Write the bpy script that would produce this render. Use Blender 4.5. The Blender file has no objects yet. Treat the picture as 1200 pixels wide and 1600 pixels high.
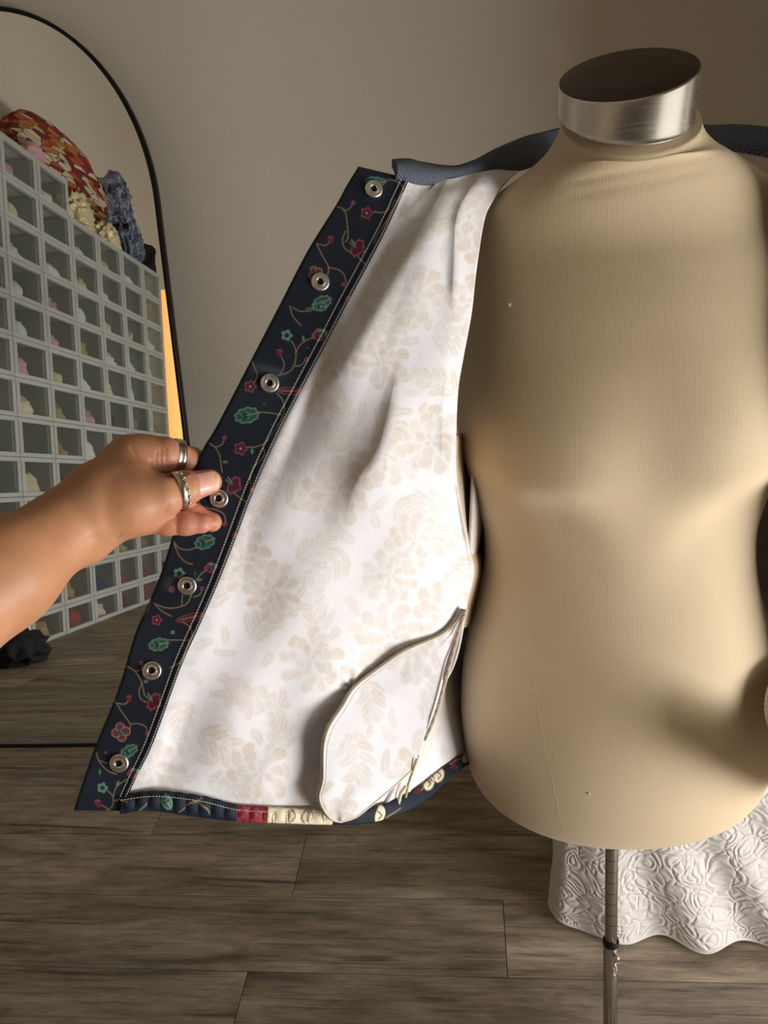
import bpy, bmesh, math, random
import numpy as np
from mathutils import Vector, Matrix, noise as mnoise

random.seed(7)
rng = np.random.default_rng(7)
scene = bpy.context.scene
COL = scene.collection

# ------------------------------------------------------------------ camera
PITCH, ROLL, YAW, FPX = math.radians(22.0), math.radians(5.2), math.radians(7.0), 1200.0
CAM = np.array([0.0, 0.0, 1.3])
_f = np.array([-math.sin(YAW) * math.cos(PITCH), math.cos(YAW) * math.cos(PITCH), -math.sin(PITCH)])
_r0 = np.array([math.cos(YAW), math.sin(YAW), 0.0])
_u0 = np.cross(_r0, _f)
UPV = math.cos(ROLL) * _u0 + math.sin(ROLL) * _r0
RGT = math.cos(ROLL) * _r0 - math.sin(ROLL) * _u0
FWD = _f
cam_data = bpy.data.cameras.new('camera')
cam = bpy.data.objects.new('camera', cam_data)
COL.objects.link(cam)
cam.matrix_world = Matrix(((RGT[0], UPV[0], -FWD[0], CAM[0]), (RGT[1], UPV[1], -FWD[1], CAM[1]),
                           (RGT[2], UPV[2], -FWD[2], CAM[2]), (0, 0, 0, 1)))
cam_data.sensor_fit = 'VERTICAL'
cam_data.sensor_height = 32.0
cam_data.lens = 32.0 * FPX / 1600.0
cam_data.clip_start = 0.02
scene.camera = cam
scene.cycles.max_bounces = 7
scene.cycles.diffuse_bounces = 4
scene.cycles.glossy_bounces = 3
scene.cycles.transparent_max_bounces = 12

# ------------------------------------------------------------------ world, lights, exposure
scene.view_settings.view_transform = 'Standard'
scene.view_settings.look = 'None'
scene.view_settings.exposure = 0.0
scene.view_settings.gamma = 1.0
scene.view_settings.use_curve_mapping = False
world = bpy.data.worlds.new('world')
scene.world = world
world.use_nodes = True
bg = world.node_tree.nodes['Background']
bg.inputs[0].default_value = (0.80, 0.90, 1.0, 1)
bg.inputs[1].default_value = 1.2
WIN_Y0, WIN_Y1, WIN_Z0, WIN_Z1, WALL_R = -0.95, 0.62, 0.12, 2.02, 1.62
ADDED_BLIND_Z = 0.76                      # lower edge of the added, unseen blind
# daylight entering by the side window below the added blind
ld = bpy.data.lights.new('window_daylight', 'AREA')
ld.shape = 'RECTANGLE'
ld.size = ADDED_BLIND_Z - WIN_Z0
ld.size_y = WIN_Y1 - WIN_Y0
ld.energy = 55.0
ld.color = (1.0, 0.98, 0.955)
lo = bpy.data.objects.new('window_daylight', ld)
COL.objects.link(lo)
lo.location = (WALL_R + 0.06, (WIN_Y0 + WIN_Y1) / 2, (WIN_Z0 + ADDED_BLIND_Z) / 2)
lo.rotation_euler = (0, math.radians(90), 0)

# ------------------------------------------------------------------ helpers
def ray(px, py):
    return FWD + RGT * ((px - 600.0) / FPX) - UPV * ((py - 800.0) / FPX)
def at(px, py, d):
    return CAM + ray(px, py) * d
def atv(px, py, d):
    px, py, d = np.broadcast_arrays(np.asarray(px, float), np.asarray(py, float), np.asarray(d, float))
    return CAM + (FWD + RGT * ((px[..., None] - 600) / FPX) - UPV * ((py[..., None] - 800) / FPX)) * d[..., None]

def tag(o, label=None, cat=None, group=None, kind=None):
    if label: o['label'] = label
    if cat: o['category'] = cat
    if group: o['group'] = group
    if kind: o['kind'] = kind
    return o

def empty(name, loc, label=None, cat=None, group=None):
    o = bpy.data.objects.new(name, None)
    o.empty_display_size = 0.05
    COL.objects.link(o)
    o.location = loc
    return tag(o, label, cat, group)

def link(name, me, mat=None, parent=None, smooth=True):
    o = bpy.data.objects.new(name, me)
    COL.objects.link(o)
    if mat is not None and not me.materials:
        me.materials.append(mat)
    if parent is not None:
        o.parent = parent
        if parent.type == 'EMPTY':
            o.matrix_parent_inverse = Matrix.Translation(-parent.location)
    if smooth and len(me.polygons):
        me.polygons.foreach_set('use_smooth', [True] * len(me.polygons))
    return o

def mesh_from(name, verts, faces):
    me = bpy.data.meshes.new(name)
    me.from_pydata([tuple(map(float, v)) for v in verts], [], faces)
    me.update()
    return me

def grid_mesh(name, P, wrap_u=False, wrap_v=False, colors=None, flip=False):
    """P: (n,m,3) grid -> quad mesh."""
    n, m = P.shape[:2]
    idx = np.arange(n * m).reshape(n, m)
    a = idx if not wrap_u else np.vstack([idx, idx[:1]])
    if wrap_v:
        a = np.hstack([a, a[:, :1]])
    q = np.stack([a[:-1, :-1], a[:-1, 1:], a[1:, 1:], a[1:, :-1]], -1).reshape(-1, 4)
    if flip:
        q = q[:, ::-1]
    me = bpy.data.meshes.new(name)
    me.vertices.add(n * m)
    me.vertices.foreach_set('co', np.ascontiguousarray(P, dtype=np.float32).ravel())
    me.loops.add(q.size)
    me.loops.foreach_set('vertex_index', q.astype(np.int32).ravel())
    me.polygons.add(len(q))
    me.polygons.foreach_set('loop_start', np.arange(0, q.size, 4, dtype=np.int32))
    me.polygons.foreach_set('loop_total', np.full(len(q), 4, dtype=np.int32))
    me.update(calc_edges=True)
    if colors is not None:
        ca = me.color_attributes.new('print', 'FLOAT_COLOR', 'POINT')
        c4 = np.ones((n * m, 4), np.float32)
        c4[:, :3] = colors.reshape(-1, 3)
        ca.data.foreach_set('color', c4.ravel())
    return me

def box_bm(bm, lo, hi):
    vs = [bm.verts.new((x, y, z)) for x in (lo[0], hi[0]) for y in (lo[1], hi[1]) for z in (lo[2], hi[2])]
    for f in ((0, 1, 3, 2), (4, 6, 7, 5), (0, 4, 5, 1), (2, 3, 7, 6), (0, 2, 6, 4), (1, 5, 7, 3)):
        bm.faces.new([vs[i] for i in f])

def box_mesh(name, *boxes, bevel=0.0):
    bm = bmesh.new()
    for lo, hi in boxes:
        box_bm(bm, lo, hi)
    if bevel > 0:
        bmesh.ops.bevel(bm, geom=list(bm.edges), offset=bevel, segments=2, affect='EDGES', profile=0.6)
    bmesh.ops.recalc_face_normals(bm, faces=list(bm.faces))
    me = bpy.data.meshes.new(name)
    bm.to_mesh(me); bm.free()
    return me

def frames_along(path):
    path = np.asarray(path, float)
    T = np.gradient(path, axis=0)
    T /= np.linalg.norm(T, axis=1)[:, None] + 1e-12
    ref = np.array([0, 0, 1.0]) if abs(T[0, 2]) < 0.9 else np.array([1.0, 0, 0])
    N = np.zeros_like(T)
    n = ref - T[0] * (ref @ T[0]); n /= np.linalg.norm(n)
    for i in range(len(T)):
        n = n - T[i] * (n @ T[i]); n /= np.linalg.norm(n) + 1e-12
        N[i] = n
    return T, N, np.cross(T, N)

def tube_grid(path, rad, seg=8):
    path = np.asarray(path, float)
    T, N, B = frames_along(path)
    rad = np.broadcast_to(np.asarray(rad, float), (len(path),))
    a = np.linspace(0, 2 * np.pi, seg, endpoint=False)
    return path[:, None] + rad[:, None, None] * (N[:, None] * np.cos(a)[None, :, None] + B[:, None] * np.sin(a)[None, :, None])

def tube_mesh(name, path, rad, seg=8, colors=None):
    P = tube_grid(path, rad, seg)
    # closed ends: collapse a tiny ring at each end
    P = np.concatenate([P[:1] * 0 + np.asarray(path[0]), P, P[-1:] * 0 + np.asarray(path[-1])], 0)
    if colors is not None:
        c = np.repeat(np.asarray(colors)[:, None], seg, 1)
        colors = np.concatenate([c[:1], c, c[-1:]], 0)
    return grid_mesh(name, P, wrap_v=True, colors=colors)

def lathe_mesh(name, prof, origin, axis, seg=40, xdir=None):
    """prof: list (r, h) swept round axis."""
    axis = np.asarray(axis, float); axis = axis / np.linalg.norm(axis)
    ref = np.asarray(xdir, float) if xdir is not None else (np.array([0, 0, 1.0]) if abs(axis[2]) < 0.9 else np.array([1.0, 0, 0]))
    X = ref - axis * (ref @ axis); X /= np.linalg.norm(X)
    Y = np.cross(axis, X)
    a = np.linspace(0, 2 * np.pi, seg, endpoint=False)
    P = np.array([[np.asarray(origin) + axis * h + r * (X * math.cos(t) + Y * math.sin(t)) for t in a] for r, h in prof])
    return grid_mesh(name, P, wrap_v=True)

def catmull(pts, n):
    pts = np.asarray(pts, float)
    if len(pts) == 2:
        t = np.linspace(0, 1, n)[:, None]
        return pts[0] * (1 - t) + pts[1] * t
    P = np.vstack([2 * pts[0] - pts[1], pts, 2 * pts[-1] - pts[-2]])
    d = np.concatenate([[0], np.cumsum(np.linalg.norm(np.diff(pts[:, :2], axis=0), axis=1))])
    s = np.linspace(0, d[-1], n)
    k = np.clip(np.searchsorted(d, s, side='right') - 1, 0, len(pts) - 2)
    t = ((s - d[k]) / (d[k + 1] - d[k] + 1e-12))[:, None]
    p0, p1, p2, p3 = P[k], P[k + 1], P[k + 2], P[k + 3]
    return 0.5 * (2 * p1 + (p2 - p0) * t + (2 * p0 - 5 * p1 + 4 * p2 - p3) * t ** 2 + (3 * p1 - p0 - 3 * p2 + p3) * t ** 3)

def sstep(a, b, x):
    t = np.clip((x - a) / (b - a), 0, 1)
    return t * t * (3 - 2 * t)

def srgb(r, g, b):
    c = np.array([r, g, b], float) / 255.0
    return np.where(c <= 0.04045, c / 12.92, ((c + 0.055) / 1.055) ** 2.4)

# ------------------------------------------------------------------ materials
class M:
    """Small node-graph helper round one Principled material."""
    def __init__(s, name, color=(0.5, 0.5, 0.5), rough=0.6, metal=0.0, spec=0.5, **kw):
        s.m = bpy.data.materials.new(name)
        s.m.use_nodes = True
        s.nt = s.m.node_tree
        s.b = s.nt.nodes['Principled BSDF']
        s.b.inputs['Base Color'].default_value = (*color, 1)
        s.b.inputs['Roughness'].default_value = rough
        s.b.inputs['Metallic'].default_value = metal
        s.b.inputs['Specular IOR Level'].default_value = spec
        for k, v in kw.items():
            s.b.inputs[k].default_value = v
    def n(s, t, **props):
        nd = s.nt.nodes.new(t)
        for k, v in props.items():
            setattr(nd, k, v)
        return nd
    def l(s, a, b):
        s.nt.links.new(a, b)
    def coords(s, kind='Object', scale=(1, 1, 1), loc=None, rot=(0, 0, 0)):
        tc = s.n('ShaderNodeTexCoord')
        mp = s.n('ShaderNodeMapping')
        mp.inputs['Scale'].default_value = scale
        mp.inputs['Rotation'].default_value = rot
        s.l(tc.outputs[kind], mp.inputs['Vector'])
        if loc is not None:
            s.l(loc, mp.inputs['Location'])
        return mp.outputs[0]
    def noise(s, vec, scale=5, detail=4, rough=0.55, dist=0.0):
        nd = s.n('ShaderNodeTexNoise')
        nd.inputs['Scale'].default_value = scale
        nd.inputs['Detail'].default_value = detail
        nd.inputs['Roughness'].default_value = rough
        nd.inputs['Distortion'].default_value = dist
        s.l(vec, nd.inputs['Vector'])
        return nd.outputs['Fac']
    def ramp(s, fac, stops):
        nd = s.n('ShaderNodeValToRGB')
        el = nd.color_ramp.elements
        while len(el) < len(stops):
            el.new(0.5)
        for e, (p, c) in zip(el, stops):
            e.position = p
            e.color = (*c, 1) if len(c) == 3 else c
        s.l(fac, nd.inputs['Fac'])
        return nd.outputs['Color']
    def mix(s, fac, a, b, mode='MIX'):
        nd = s.n('ShaderNodeMix', data_type='RGBA', blend_type=mode)
        for sock, v in ((nd.inputs[0], fac), (nd.inputs[6], a), (nd.inputs[7], b)):
            if hasattr(v, 'is_linked'):
                s.l(v, sock)
            elif isinstance(v, (int, float)):
                sock.default_value = v
            else:
                sock.default_value = (*v, 1)
        return nd.outputs[2]
    def math(s, op, a, b=None):
        nd = s.n('ShaderNodeMath', operation=op)
        for sock, v in ((nd.inputs[0], a), (nd.inputs[1], b)):
            if v is None: continue
            if hasattr(v, 'is_linked'): s.l(v, sock)
            else: sock.default_value = v
        return nd.outputs[0]
    def bump(s, height, strength=0.3, dist=0.001, prev=None):
        nd = s.n('ShaderNodeBump')
        nd.inputs['Strength'].default_value = strength
        nd.inputs['Distance'].default_value = dist
        s.l(height, nd.inputs['Height'])
        if prev is not None:
            s.l(prev, nd.inputs['Normal'])
        s.l(nd.outputs[0], s.b.inputs['Normal'])
        return nd.outputs[0]
    def color(s, sock):
        s.l(sock, s.b.inputs['Base Color'])
        return s

def mat_wall(name, c1, c2):
    w = M(name, c1, 0.75, spec=0.25)
    v = w.coords()
    n1 = w.noise(v, 1.3, 3)
    w.color(w.ramp(n1, [(0.3, c1), (0.75, c2)]))
    w.bump(w.noise(v, 160, 3, 0.6), 0.25, 0.0015, w.bump(w.noise(v, 28, 3), 0.15, 0.002))
    return w.m

def mat_plain(name, c, rough=0.6, metal=0.0, bump=0.0, bscale=300, spec=0.4, **kw):
    w = M(name, c, rough, metal, spec, **kw)
    v = w.coords()
    n1 = w.noise(v, 9, 3)
    w.color(w.ramp(n1, [(0.25, tuple(x * 0.86 for x in c)), (0.8, tuple(min(1, x * 1.1) for x in c))]))
    if bump:
        w.bump(w.noise(v, bscale, 2), bump, 0.001)
    return w.m

def mat_print(name, rough=0.7, weave=900, spec=0.25, sheen=0.0, bumps=0.25):
    w = M(name, (1, 1, 1), rough, 0, spec)
    a = w.n('ShaderNodeVertexColor', layer_name='print')
    w.color(a.outputs['Color'])
    v = w.coords()
    w.bump(w.noise(v, weave, 2), bumps, 0.0005, w.bump(w.noise(v, 90, 3), 0.22, 0.0012))
    return w.m

WALL = mat_wall('wall_paint', tuple(srgb(222, 213, 196)), tuple(srgb(228, 220, 204)))
CEIL = mat_wall('ceiling_paint', tuple(srgb(214, 208, 196)), tuple(srgb(220, 214, 203)))

def mat_floor():
    w = M('vinyl_plank', (0.1, 0.08, 0.06), 0.5, spec=0.35)
    oi = w.n('ShaderNodeObjectInfo')
    rnd = oi.outputs['Random']
    cmb = w.n('ShaderNodeCombineXYZ')
    w.l(w.math('MULTIPLY', rnd, 37.0), cmb.inputs[0]); w.l(w.math('MULTIPLY', rnd, 91.0), cmb.inputs[1])
    v1 = w.coords(scale=(1.6, 11, 1), loc=cmb.outputs[0])
    v2 = w.coords(scale=(5.0, 120, 1), loc=cmb.outputs[0])
    v3 = w.coords(scale=(2.3, 4.4, 1), loc=cmb.outputs[0])
    n1 = w.noise(v1, 1.7, 6, 0.62, 0.8)
    n2 = w.noise(v2, 1.2, 6, 0.7, 0.3)
    base = w.ramp(n1, [(0.22, tuple(srgb(92, 83, 72))), (0.45, tuple(srgb(156, 142, 126))), (0.62, tuple(srgb(182, 168, 150))), (0.85, tuple(srgb(214, 201, 184)))])
    fine = w.ramp(n2, [(0.28, (0.45, 0.43, 0.41)), (0.46, (0.88, 0.88, 0.88)), (0.8, (1.2, 1.17, 1.13))])
    c = w.mix(1.0, base, fine, 'MULTIPLY')
    # blotchy weathering
    v7 = w.coords(scale=(9, 42, 1), loc=cmb.outputs[0])
    blot = w.ramp(w.noise(v7, 1.0, 9, 0.74, 0.5), [(0.34, (0.62, 0.60, 0.58)), (0.5, (1.0, 1.0, 1.0)), (0.68, (1.28, 1.26, 1.22))])
    c = w.mix(1.0, c, blot, 'MULTIPLY')
    # per plank tone
    tone = w.ramp(rnd, [(0.0, (0.74, 0.73, 0.72)), (1.0, (1.08, 1.05, 1.0))])
    c = w.mix(1.0, c, tone, 'MULTIPLY')
    # long dark checks and knots
    v4 = w.coords(scale=(1.1, 26, 1), loc=cmb.outputs[0])
    chk = w.ramp(w.noise(v4, 1.3, 3, 0.5, 0.4), [(0.30, (1, 1, 1)), (0.335, (0, 0, 0))])
    c = w.mix(w.math('MULTIPLY', chk, 0.6), c, tuple(srgb(40, 32, 26)))
    v5 = w.coords(scale=(2.6, 190, 1), loc=cmb.outputs[0])
    scr_ = w.ramp(w.noise(v5, 1.0, 4, 0.65, 0.2), [(0.30, (1, 1, 1)), (0.42, (0, 0, 0))])
    c = w.mix(w.math('MULTIPLY', scr_, 0.55), c, tuple(srgb(48, 40, 33)))
    v6 = w.coords(scale=(3.2, 230, 1), loc=cmb.outputs[0])
    lit_ = w.ramp(w.noise(v6, 1.0, 3, 0.6, 0.2), [(0.60, (0, 0, 0)), (0.74, (1, 1, 1))])
    c = w.mix(w.math('MULTIPLY', lit_, 0.35), c, tuple(srgb(214, 200, 182)))
    vo = w.n('ShaderNodeTexVoronoi')
    vo.inputs['Scale'].default_value = 1.15
    w.l(v3, vo.inputs['Vector'])
    knot = w.ramp(vo.outputs['Distance'], [(0.0, (1, 1, 1)), (0.022, (0.8, 0.8, 0.8)), (0.034, (0.15, 0.15, 0.15)), (0.046, (0.65, 0.65, 0.65)), (0.075, (0, 0, 0))])
    c = w.mix(w.math('MULTIPLY', knot, 0.72), c, tuple(srgb(44, 34, 27)))
    w.color(c)
    rr = w.ramp(n2, [(0.3, (0.62, 0.62, 0.62)), (0.7, (0.42, 0.42, 0.42))])
    w.l(rr, w.b.inputs['Roughness'])
    w.bump(n2, 0.25, 0.0012)
    return w.m
FLOOR = mat_floor()
DARK = mat_plain('dark_subfloor', tuple(srgb(28, 22, 18)), 0.9)

# ------------------------------------------------------------------ room shell
WALL_Y, WALL_L, REAR_Y, CEIL_Z = 1.955, -2.43, -2.75, 3.75
def struct(name, me, mat):
    return tag(link(name, me, mat, smooth=False), kind='structure')

struct('wall_back', box_mesh('wall_back', ((WALL_L - 0.1, WALL_Y, -0.1), (WALL_R + 0.1, WALL_Y + 0.1, CEIL_Z))), WALL)
struct('wall_left', box_mesh('wall_left', ((WALL_L - 0.1, REAR_Y - 0.1, -0.1), (WALL_L, WALL_Y, CEIL_Z))), WALL)
struct('wall_rear', box_mesh('wall_rear', ((WALL_L, REAR_Y - 0.1, -0.1), (WALL_R + 0.1, REAR_Y, CEIL_Z))), WALL)
struct('wall_right', box_mesh('wall_right',
    ((WALL_R, REAR_Y, -0.1), (WALL_R + 0.1, WIN_Y0, CEIL_Z)), ((WALL_R, WIN_Y1, -0.1), (WALL_R + 0.1, WALL_Y, CEIL_Z)),
    ((WALL_R, WIN_Y0, -0.1), (WALL_R + 0.1, WIN_Y1, WIN_Z0)), ((WALL_R, WIN_Y0, WIN_Z1), (WALL_R + 0.1, WIN_Y1, CEIL_Z))), WALL)
# added unseen stub wall, put here to shade the back wall's right side
struct('added_shade_wall', box_mesh('added_shade_wall', ((0.80, 0.90, -0.0), (WALL_R, 0.98, CEIL_Z))), WALL)
struct('ceiling', box_mesh('ceiling', ((WALL_L - 0.1, REAR_Y - 0.1, CEIL_Z), (WALL_R + 0.1, WALL_Y + 0.1, CEIL_Z + 0.1))), CEIL)
WHITE_TRIM = mat_plain('white_trim', tuple(srgb(225, 222, 214)), 0.45)
wf = 0.045
struct('window_1', box_mesh('window_frame',
    ((WALL_R - 0.015, WIN_Y0 - wf, WIN_Z0 - wf), (WALL_R + 0.03, WIN_Y0, WIN_Z1 + wf)),
    ((WALL_R - 0.015, WIN_Y1, WIN_Z0 - wf), (WALL_R + 0.03, WIN_Y1 + wf, WIN_Z1 + wf)),
    ((WALL_R - 0.015, WIN_Y0, WIN_Z1), (WALL_R + 0.03, WIN_Y1, WIN_Z1 + wf)),
    ((WALL_R - 0.03, WIN_Y0 - wf, WIN_Z0 - wf), (WALL_R + 0.03, WIN_Y1 + wf, WIN_Z0))), WHITE_TRIM)
blm = M('added_blind_glow', tuple(srgb(230, 226, 210)), 0.9)  # added blind: cuts the upper daylight, its glow gives the neck cap a highlight
blm.b.inputs['Emission Color'].default_value = (1.0, 0.97, 0.86, 1); blm.b.inputs['Emission Strength'].default_value = 0.9
bl_ = tag(empty('added_blind', (WALL_R, (WIN_Y0 + WIN_Y1) / 2, ADDED_BLIND_Z), 'added glowing blind, unseen, covering the upper part of the side window', 'blind'))
link('added_blind_cloth', box_mesh('added_blind_cloth', ((WALL_R + .036, WIN_Y0 + .004, ADDED_BLIND_Z), (WALL_R + .039, WIN_Y1 - .004, WIN_Z1 - .05))), blm.m, bl_, smooth=False)
link('hem_bar', box_mesh('hem_bar', ((WALL_R + .032, WIN_Y0 + .004, ADDED_BLIND_Z - .02), (WALL_R + .044, WIN_Y1 - .004, ADDED_BLIND_Z)), bevel=.003), WHITE_TRIM, bl_, smooth=False)
link('roller', tube_mesh('roller', [(WALL_R + .045, WIN_Y0 + .004, WIN_Z1 - .03), (WALL_R + .045, WIN_Y1 - .004, WIN_Z1 - .03)], .024, 16), WHITE_TRIM, bl_)
floor = struct('floor', box_mesh('floor', ((WALL_L, REAR_Y, -0.06), (WALL_R, WALL_Y, -0.0045))), DARK)
PW, PL = 0.165, 1.22
joint = {0: 0.027, -1: -0.45, 1: -0.40}
pm_cache = {}
for k in range(-23, 7):
    y0 = 0.965 + PW * k
    y1 = min(y0 + PW, WALL_Y); y0 = max(y0, REAR_Y)
    if y1 - y0 < 0.02: continue
    j = joint.get(k, random.uniform(-1, 1))
    x = j - PL * math.ceil((j - WALL_L) / PL)
    while x < WALL_R:
        a, b = max(x, WALL_L), min(x + PL, WALL_R)
        x += PL
        if b - a < 0.01: continue
        key = (round(b - a, 4), round(y1 - y0, 4))
        if key not in pm_cache:
            hx, hy = (b - a) / 2 - 0.0006, (y1 - y0) / 2 - 0.0007
            pm_cache[key] = box_mesh('plank', ((-hx, -hy, -0.004), (hx, hy, 0.0)), bevel=0.0009)
        o = link('plank', pm_cache[key], FLOOR, floor, smooth=False)
        o.location = ((a + b) / 2, (y0 + y1) / 2, 0)

# ------------------------------------------------------------------ arched mirror leaning on the back wall
LEAN = math.radians(10.0)
MF = np.array([-1.1455, 1.6045, 0.0])
MN = np.array([0, -math.cos(LEAN), math.sin(LEAN)])
MU = np.array([0, math.sin(LEAN), math.cos(LEAN)])
MX = np.array([1.0, 0, 0])
MCX, MA, MBH, MSPR = -1.036, 0.357, 0.437, 1.362       # centre x, half width, arch height, spring height
def mirror_outline(inset, n=80):
    a, b = MA - inset, MBH - inset
    pts = [(MCX - a, 0.0 + inset), (MCX + a, 0.0 + inset)]
    for t in np.linspace(0, math.pi, n):
        pts.append((MCX + a * math.cos(t), MSPR + b * math.sin(t)))
    return pts
def mpt(x, h, off):
    return np.array([x, MF[1], MF[2]]) + MU * h + MN * off
mir = empty('floor_mirror', (MCX, MF[1], 0.0), 'tall arched mirror with thin black metal frame leaning on the wall', 'mirror')
o_in, o_out = mirror_outline(0.0085), mirror_outline(0.0)
P = []
for ring, off in ((o_in, -0.016), (o_in, 0.003), (o_out, 0.003), (o_out, -0.016)):
    P.append([mpt(x, h, off) for x, h in ring])
P = np.array(P)
BLACK_METAL = mat_plain('black_powder_coat', tuple(srgb(20, 19, 18)), 0.42, 0.3)
link('frame', grid_mesh('mirror_frame', P, wrap_u=True, wrap_v=True), BLACK_METAL, mir, smooth=False)
mg = M('mirror_silver', (0.90, 0.91, 0.88), 0.0, 1.0)
gl = [mpt(x, h, 0.0) for x, h in mirror_outline(0.008)]
gb = [mpt(x, h, -0.004) for x, h in mirror_outline(0.008)]
n = len(gl)
link('glass', mesh_from('mirror_glass', gl + gb, [tuple(range(n)), tuple(range(2 * n - 1, n - 1, -1))] +
     [(i, n + i, n + (i + 1) % n, (i + 1) % n) for i in range(n)]), mg.m, mir, smooth=False)
bk = [mpt(x, h, -0.006) for x, h in mirror_outline(0.012)] + [mpt(x, h, -0.018) for x, h in mirror_outline(0.012)]
link('backing', mesh_from('mirror_backing', bk, [tuple(range(n)), tuple(range(2 * n - 1, n - 1, -1))] +
     [(i, n + i, n + (i + 1) % n, (i + 1) % n) for i in range(n)]), DARK, mir, smooth=False)

# ------------------------------------------------------------------ dress form
AXY = 0.80
def axis_x(z):
    return 0.1752 - 0.0187 * z
ZS = np.array([.578, .588, .606, .62, .662, .711, .767, .821, .872, .913, .953, .992, 1.045, 1.102, 1.15, 1.20, 1.24, 1.27, 1.29, 1.303, 1.315, 1.325, 1.336, 1.35])
AS = np.array([.140, .160, .176, .181, .185, .186, .180, .168, .153, .145, .144, .153, .164, .169, .170, .168, .162, .150, .128, .104, .083, .068, .059, .056])
FS = np.array([.098, .112, .122, .126, .129, .130, .127, .121, .114, .109, .108, .112, .120, .124, .122, .114, .101, .086, .076, .070, .066, .063, .060, .058])
BS = np.array([.098, .112, .125, .130, .134, .134, .128, .116, .104, .097, .095, .098, .106, .112, .114, .112, .106, .096, .086, .078, .070, .063, .058, .056])
def smooth_interp(z, zs, v):
    # monotone-ish smooth interpolation through control values
    out = np.interp(z, zs, v)
    acc = np.zeros_like(out); wsum = 0
    for d, wt in ((-0.018, 1), (-0.009, 2), (0, 3), (0.009, 2), (0.018, 1)):
        s = np.clip(np.minimum((z - zs[0]) / 0.03, 1.0), 0, 1)
        acc += wt * np.interp(z + d * s, zs, v); wsum += wt
    return acc / wsum

def torso_points(nz=260, na=300):
    z = np.concatenate([np.linspace(0.578, 0.60, 24, endpoint=False), np.linspace(0.60, 1.35, nz)])
    a = np.linspace(0, 2 * np.pi, na, endpoint=False)
    A = smooth_interp(z, ZS, AS)[:, None]; F = smooth_interp(z, ZS, FS)[:, None]; Bk = smooth_interp(z, ZS, BS)[:, None]
    Z = np.repeat(z[:, None], na, 1)
    ca, sa = np.cos(a)[None], np.sin(a)[None]
    e = 2 / 2.12
    X = A * np.sign(ca) * np.abs(ca) ** e
    Yf = np.where(sa < 0, F, Bk) * np.sign(sa) * np.abs(sa) ** e
    # bust
    front = sstep(0.0, 0.5, -sa)
    for sx in (-1, 1):
        zc = 1.050 + 0.9 * np.maximum(0, np.abs(X - sx * 0.084) - 0.02) ** 1.5
        dx = (X - sx * 0.084) / np.where(X * sx > 0.084, 0.072, 0.060)
        dz = Z - zc
        g = np.exp(-0.5 * np.abs(dx) ** 2.3) * np.where(dz > 0, np.exp(-0.5 * (dz / 0.085) ** 2), np.exp(-0.5 * np.abs(dz / (0.022 + 0.035 * np.exp(-(X / 0.05) ** 2))) ** 2.0))
        Yf = Yf - 0.034 * g * front
    # soft belly and navel
    Yf = Yf - 0.016 * np.exp(-0.5 * (X / 0.10) ** 2 - 0.5 * ((Z - 0.79) / 0.085) ** 2) * front
    # stretched creases at the neck base
    for z0, amp, wd in ((1.306, 0.0022, 0.0035), (1.297, 0.0016, 0.005)):
        line = z0 + 0.10 * (X + 0.0)
        Yf = Yf + amp * np.exp(-((Z - line) / wd) ** 2) * front * sstep(0.075, 0.04, np.abs(X))
    Px = axis_x(Z) + X
    # neck carried forward, its rim sloping down to the front
    lead = sstep(1.24, 1.345, Z)
    Zn = Z + Yf * math.tan(math.radians(26)) * sstep(1.31, 1.35, Z) - 0.004 * sstep(1.31, 1.35, Z)
    return np.stack([Px, AXY + Yf - 0.048 * lead, Zn], -1)

form = empty('dress_form', (axis_x(0), AXY, 0.0), 'plus-size cream jersey dress form torso on a steel pole with metal neck cap', 'dress form')
TP = torso_points()
fm = M('cream_jersey', tuple(srgb(214, 192, 152)), 0.78, spec=0.2)
fm.b.inputs['Sheen Weight'].default_value = 0.15
v = fm.coords()
wv = fm.n('ShaderNodeTexWave', wave_type='BANDS', bands_direction='X')
wv.inputs['Scale'].default_value = 170
wv.inputs['Distortion'].default_value = 0.6
wv.inputs['Detail'].default_value = 2
fm.l(v, wv.inputs['Vector'])
fm.color(fm.ramp(fm.noise(v, 5, 4), [(0.25, tuple(srgb(204, 183, 150))), (0.8, tuple(srgb(213, 194, 163)))]))
fm.bump(wv.outputs['Fac'], 0.10, 0.0006, fm.bump(fm.noise(v, 500, 2), 0.1, 0.0005))
# closed bottom
cb = np.array([[axis_x(0.578), AXY, 0.575]])
bot = np.repeat(cb[None], TP.shape[1], 1)
ring2 = 0.5 * bot + 0.5 * TP[:1] + np.array([0, 0, -0.001])
top = np.repeat(np.array([[[axis_x(1.35), AXY, 1.35]]]), TP.shape[1], 1)
torso = link('torso', grid_mesh('torso', np.concatenate([bot, ring2, TP, top], 0), wrap_v=True, flip=True), fm.m, form)
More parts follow.
